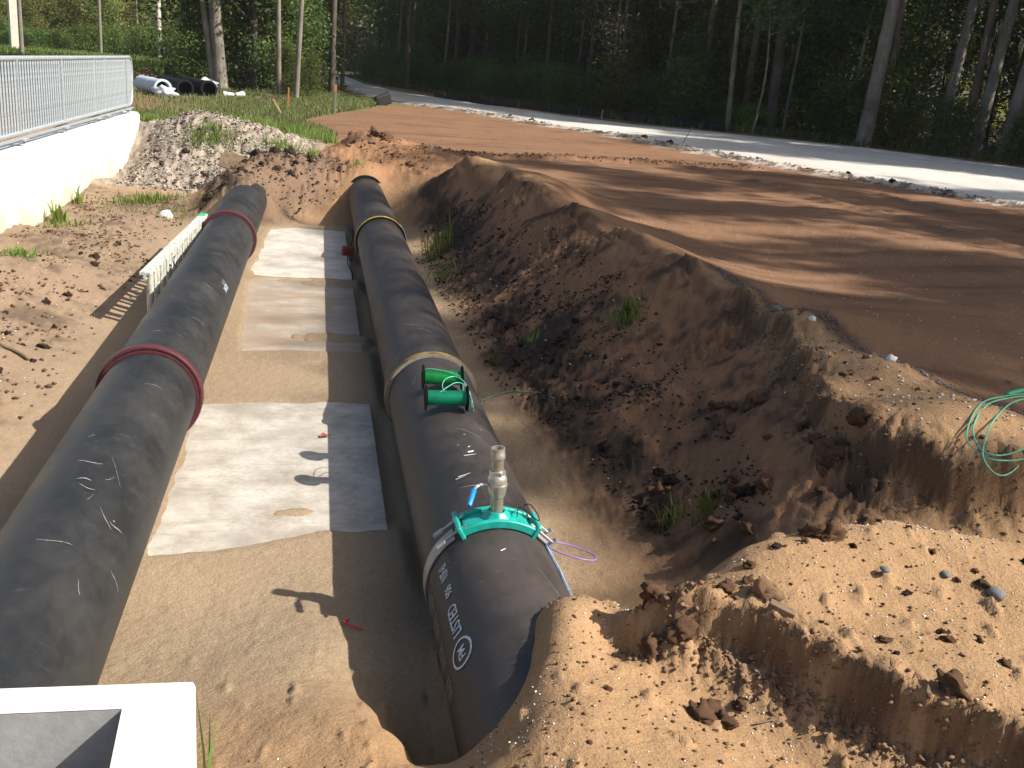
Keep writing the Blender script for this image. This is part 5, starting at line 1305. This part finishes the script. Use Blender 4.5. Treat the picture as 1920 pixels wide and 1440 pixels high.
mb = MB(); mb.add([(0, 0, .0), (.12, .03, .03), (.14, .1, .0), (.05, .12, .04), (-.03, .07, .01)], [(0, 1, 2, 3), (0, 3, 4)])
o = mb.build("wrapper", simple("pink_wrapper", (.75, .12, .2), .5, 0, 25, .6, 0), loc=(-2.3, 7.0, hz(-2.3, 7.0) + .02)); tag(o, "crumpled pink wrapper on the left bank", "litter")
mb = MB(); mb.add([(0, 0, .0), (.08, .01, .02), (.07, .04, .0), (.02, .05, .02)], [(0, 1, 2, 3)])
o = mb.build("leaf_scrap", simple("red_brown_leaf", (.20, .03, .02), .7, 0, 25, .4, 0), loc=(.06, 6.78, .04)); tag(o, "dark red leaf on the nearest concrete slab", "leaf")
# chunk near the buried end of the close pipe
plank("concrete_lump", (.45, 2.98, .1), (.22, .14, .16), (.2, .1, .3), M_boxin, "brown block half hidden in the hollow beside the near pipe", "block", .02)
# stakes
def stake(x, y, h, r, e, top, label, mat=M_pine, z=None):
    z = hz(x, y) if z is None else z
    rt = empty("survey_stake", (x, y, z), label, "stake"); rt.rotation_euler = e
    mb = MB(); mb.box((0, 0, h / 2 - .05), (r, r * .5, h + .1)); mb.build("shaft", mat, rt, bevel=.002)
    mb = MB(); mb.box((0, 0, h - top / 2), (r + .006, r * .5 + .006, top + .004)); mb.build("painted_top", M_orange, rt)
stake(-1.05, 32.0, .62, .05, (0, -.55, 0), .05, "leaning wooden stake at the grass edge")
stake(-1.05, 37.0, .75, .045, (0, 0, 0), .6, "thin orange stake in the grass left of the trees")
stake(.52, 33.3, .95, .055, (0, 0, 0), .2, "grey stake with orange top at the edge of the dirt", simple("grey_post", (.2, .19, .17), .8))
stake(12.5, 44.5, .5, .05, (0, .05, 0), .3, "short orange stake by the silt fence")
mb = MB(); mb.tube([(0, 0, -.05), (.36, .1, .62)], .012, 6); o = mb.build("marker_rod", simple("faded_red_rod", (.35, .12, .08), .6), loc=(11.15, 30.3, hz(11.15, 30.3))); tag(o, "thin reddish rod leaning at the edge of the white road", "rod")

# silt fence along the forest
M_silt = simple("black_silt_fabric", (.012, .012, .012), .8, 0, 5, .4, .2)
SF = [(6.6, 60), (8.0, 54.6), (10.2, 52.2), (12.6, 50.2), (15.0, 48.2), (17.0, 45.6), (18.0, 43.4)]
sf = empty("silt_fence", (SF[0][0], SF[0][1], .8), "low black silt fence along the foot of the forest", "fence")
s2 = resamp(SF, 60); Vv = []; Ff = []
for i, (x, y) in enumerate(s2):
    z0 = float(far_h(np.array([x]), np.array([y]))[0]); hh = .34 + .09 * math.sin(i * .9) + .05 * math.sin(i * 2.3)
    for dx in (0, .015):
        Vv += [(x - SF[0][0] + dx, y - SF[0][1] + dx, z0 - .1 - .8), (x - SF[0][0] + dx, y - SF[0][1] + dx, z0 + hh - .8)]
for i in range(59):
    b0 = i * 4; Ff += [(b0, b0 + 4, b0 + 5, b0 + 1), (b0 + 2, b0 + 3, b0 + 7, b0 + 6), (b0 + 1, b0 + 5, b0 + 7, b0 + 3)]
mb = MB(); mb.add(Vv, Ff); mb.build("fabric", M_silt, sf)
for i in range(0, 60, 5):
    x, y = s2[i]; z0 = float(far_h(np.array([x]), np.array([y]))[0])
    mb = MB(); mb.box((x - SF[0][0] - .03, y - SF[0][1] - .03, z0 + .15 - .8), (.03, .03, .55)); mb.build("post", M_board, sf)
o = plank("silt_fabric_roll", (2.6, 42.8, hz(2.6, 42.8) + .22), (.75, .25, .5), (.1, -.35, .5), M_silt, "black folded silt fabric at the grass edge by the road", "fabric roll", .08)

# boards and brush by the left trees
plank("white_board", (-3.55, 42.6, hz(-3.55, 42.6) + .12), (.42, .25, .10), (.35, .1, .2), M_white, "white board piece on the grass, left of its neighbour", "board")
plank("white_board", (-3.12, 42.9, hz(-3.12, 42.9) + .15), (.34, .22, .10), (.4, -.3, .4), M_white, "white board piece on the grass, right of its neighbour", "board")
pb = RS.normal(0, 1, (260, 2)) * [.75, .5] + [-1.9, 42.6]; zb_ = height(pb[:, 0], pb[:, 1]); mb = MB()
for (x, y), z in zip(pb, zb_):
    L = R_.uniform(.15, .5); a = R_.uniform(0, 6.28); hgt = max(0, .28 - .25 * math.hypot((x + 1.9) / .9, (y - 42.6) / .6)) * R_.random()
    d = Vector((math.cos(a), math.sin(a), R_.uniform(-.2, .3))) * L * .5; c_ = Vector((x, y, z + .03 + hgt)); mb.tube([c_ - d, c_ + d], .013, 3)
o = mb.build("brush_heap", simple("dry_brush", (.17, .12, .08), .9, 0, 10, .4, 0)); tag(o, "heap of dry sticks under the left trees", "brush heap", kind='stuff')

# drain pipes lying in the grass at the far left
M_pvc = simple("pale_pvc", (.55, .60, .66), .5, 0, 6, .12, .05)
def lying(name, a, b2, r, mat, label, bore=True):
    a, b2 = Vector(a), Vector(b2); d = b2 - a; L = d.length
    rt = empty(name, tuple(a), label, "pipe")
    mb = MB(); mb.lathe((0, 0, 0), d, [(0, r * .82), (0, r * 1.08), (.25, r * 1.08), (.35, r), (L * .5, r), (L * .52, r * 1.03), (L * .54, r), (L, r), (L, r * .85), (0.0, r * .82)], 28); mb.build("barrel", mat, rt, True)
    mb = MB(); mb.lathe(d.normalized() * .35, d, [(0, .001), (0, r * .81)], 20); mb.build("bore_shade", M_black, rt)  # black disc stands in for the unlit inside of the pipe
    return rt
lying("drain_pipe", (-5.6, 39.4, 1.04), (-6.85, 42.6, 1.04), .30, M_pvc, "pale grey plastic drain pipe lying beside the black ones")
for i, (dx, lab) in enumerate(((.75, "black plastic drain pipe next to the pale one"), (1.5, "black plastic drain pipe farthest right in the row"))):
    lying("drain_pipe", (-5.75 + dx, 40.9 + i * 1.2, 1.04), (-7.2 + dx, 45 + i * 1.2, 1.04), .30, M_black, lab)
o = link("plastic_sheet", rock_mesh("plastic_sheet", 444, M_pvc, 3, .45, .7)); o.location = (-5.45, 38.9, .92); o.scale = (.42, .25, .42); tag(o, "crumpled pale plastic sheet at the mouth of the pale drain pipe", "plastic sheet")
o = link("plastic_sheet", rock_mesh("plastic_sheet", 445, M_pvc, 3, .45, .7)); o.location = (-4.75, 45.5, 1.1); o.scale = (.4, .35, .45); tag(o, "crumpled pale plastic sheet beyond the black drain pipes", "plastic sheet")
pc = RS.normal(0, 1, (900, 2)) * [.9, .7] + [-8.0, 50.5]
hh = np.maximum(0, .75 - .5 * np.hypot((pc[:, 0] + 8.0) / .9, (pc[:, 1] - 50.5) / .7))
o = grit("wood_chips", pc, .05, .13, simple("wood_chips", (.36, .24, .11), .85, 0, 5, .5, 0), "heap of light brown wood chips behind the drain pipes", "wood chips")
mv = np.empty(len(o.data.vertices) * 3, np.float32); o.data.vertices.foreach_get('co', mv); mv = mv.reshape(-1, 3); mv[:, 2] += np.repeat(hh * RS.uniform(.2, 1, len(hh)), 6); o.data.vertices.foreach_set('co', mv.ravel()); o.data.update()
mb = MB(); mb.tube([(0, 0, -.1), (0, 0, .75)], .09, 12); o = mb.build("pvc_stub", M_white, loc=(-9.9, 86, .72)); tag(o, "short white stub pipe standing in the far grass", "pipe")
mb = MB(); mb.box((0, 0, 0), (8.5, .5, .12), Matrix.Rotation(-.25, 3, 'Z')); o = mb.build("kerb", M_white, loc=(-12.2, 58, .84)); tag(o, "low white kerb across the far left ground", "kerb")

# utility poles
M_pole = simple("grey_wood_pole", (.20, .17, .14), .85, 0, 6, .3, .2)
M_cpole = simple("concrete_pole", (.55, .50, .42), .8, 0, 6, .15, .1)
def pole(x, y, r, h, mat, label, arm=True, square=False):
    rt = empty("utility_pole", (x, y, .6), label, "utility pole")
    mb = MB()
    if square: mb.box((0, 0, h / 2), (r * 2, r * 2, h), Matrix.Rotation(.5, 3, 'Z'))
    else: mb.tube([(0, 0, -.2), (0, 0, h)], [r, r * .7], 12)
    mb.build("pole_shaft", mat, rt, True)
    mb = MB(); mb.box((0, 0, h - 1.0), (2.4, .12, .14)); mb.build("crossarm", M_pole, rt)
    for s_ in (-1, 0, 1): mb = MB(); mb.lathe((s_ * 1.05, 0, h - .93), (0, 0, 1), [(0, .03), (.05, .07), (.12, .06), (.16, .02)], 8); mb.build("insulator", M_white, rt)
pole(-26.8, 100, .36, 14, M_cpole, "thick square concrete pole at the far left edge", square=True)
pole(-21.0, 80, .16, 13, M_pole, "dark wooden pole just right of the thick concrete one")
pole(-21.5, 110, .17, 14, M_pole, "grey wooden pole behind the middle of the railing")
pole(-20.3, 124, .15, 15, M_pole, "thin dark pole left of the pale round one")
pole(-16.5, 114, .26, 15, M_cpole, "pale round concrete pole left of the tree group")
def wires(a, b2, label):
    a, b2 = Vector(a), Vector(b2); pts = [a.lerp(b2, t / 12) - Vector((0, 0, 1.2 * 4 * (t / 12) * (1 - t / 12))) for t in range(13)]
    mb = MB(); mb.tube(pts, .015, 4); o = mb.build("power_line", M_black); tag(o, label, "power line")
wires((-21, 80, 12.5), (-21.5, 110, 13.5), "wire strung between the two nearer wooden poles"); wires((-21.5, 110, 13.5), (-20.3, 124, 14.5), "wire strung to the thin dark pole")
# white building glimpsed beyond the bend
mb = MB(); mb.box((0, 0, 1.5), (4, 4, 3)); o = mb.build("shed", M_white, loc=(4.6 - 1.0, 160, .8)); 
rt = empty("shed", (3.6, 160, .8), "small white shed glimpsed past the road bend", "shed"); o.name = "wall"; o.parent = rt; o.location = (0, 0, 0)
mb = MB(); mb.add([(-2.2, -2.2, 3), (2.2, -2.2, 3), (2.2, 2.2, 3), (-2.2, 2.2, 3), (-2.2, 0, 4), (2.2, 0, 4)], [(0, 1, 5, 4), (2, 3, 4, 5), (0, 4, 3), (1, 2, 5)]); mb.build("roof", M_pole, rt)

# ------------------------------------------------------------------ air
M_air = bpy.data.materials.new("air"); M_air.use_nodes = True
nt = M_air.node_tree; nt.nodes.clear(); out_ = nt.nodes.new("ShaderNodeOutputMaterial")
pv = nt.nodes.new("ShaderNodeVolumePrincipled"); pv.inputs['Color'].default_value = (.93, .96, 1, 1); pv.inputs['Density'].default_value = .0003; pv.inputs['Anisotropy'].default_value = .3
nt.links.new(pv.outputs[0], out_.inputs['Volume'])
mb = MB(); mb.box((0, 85, 14.5), (500, 240, 34)); o = mb.build("haze", M_air); tag(o, kind='stuff')
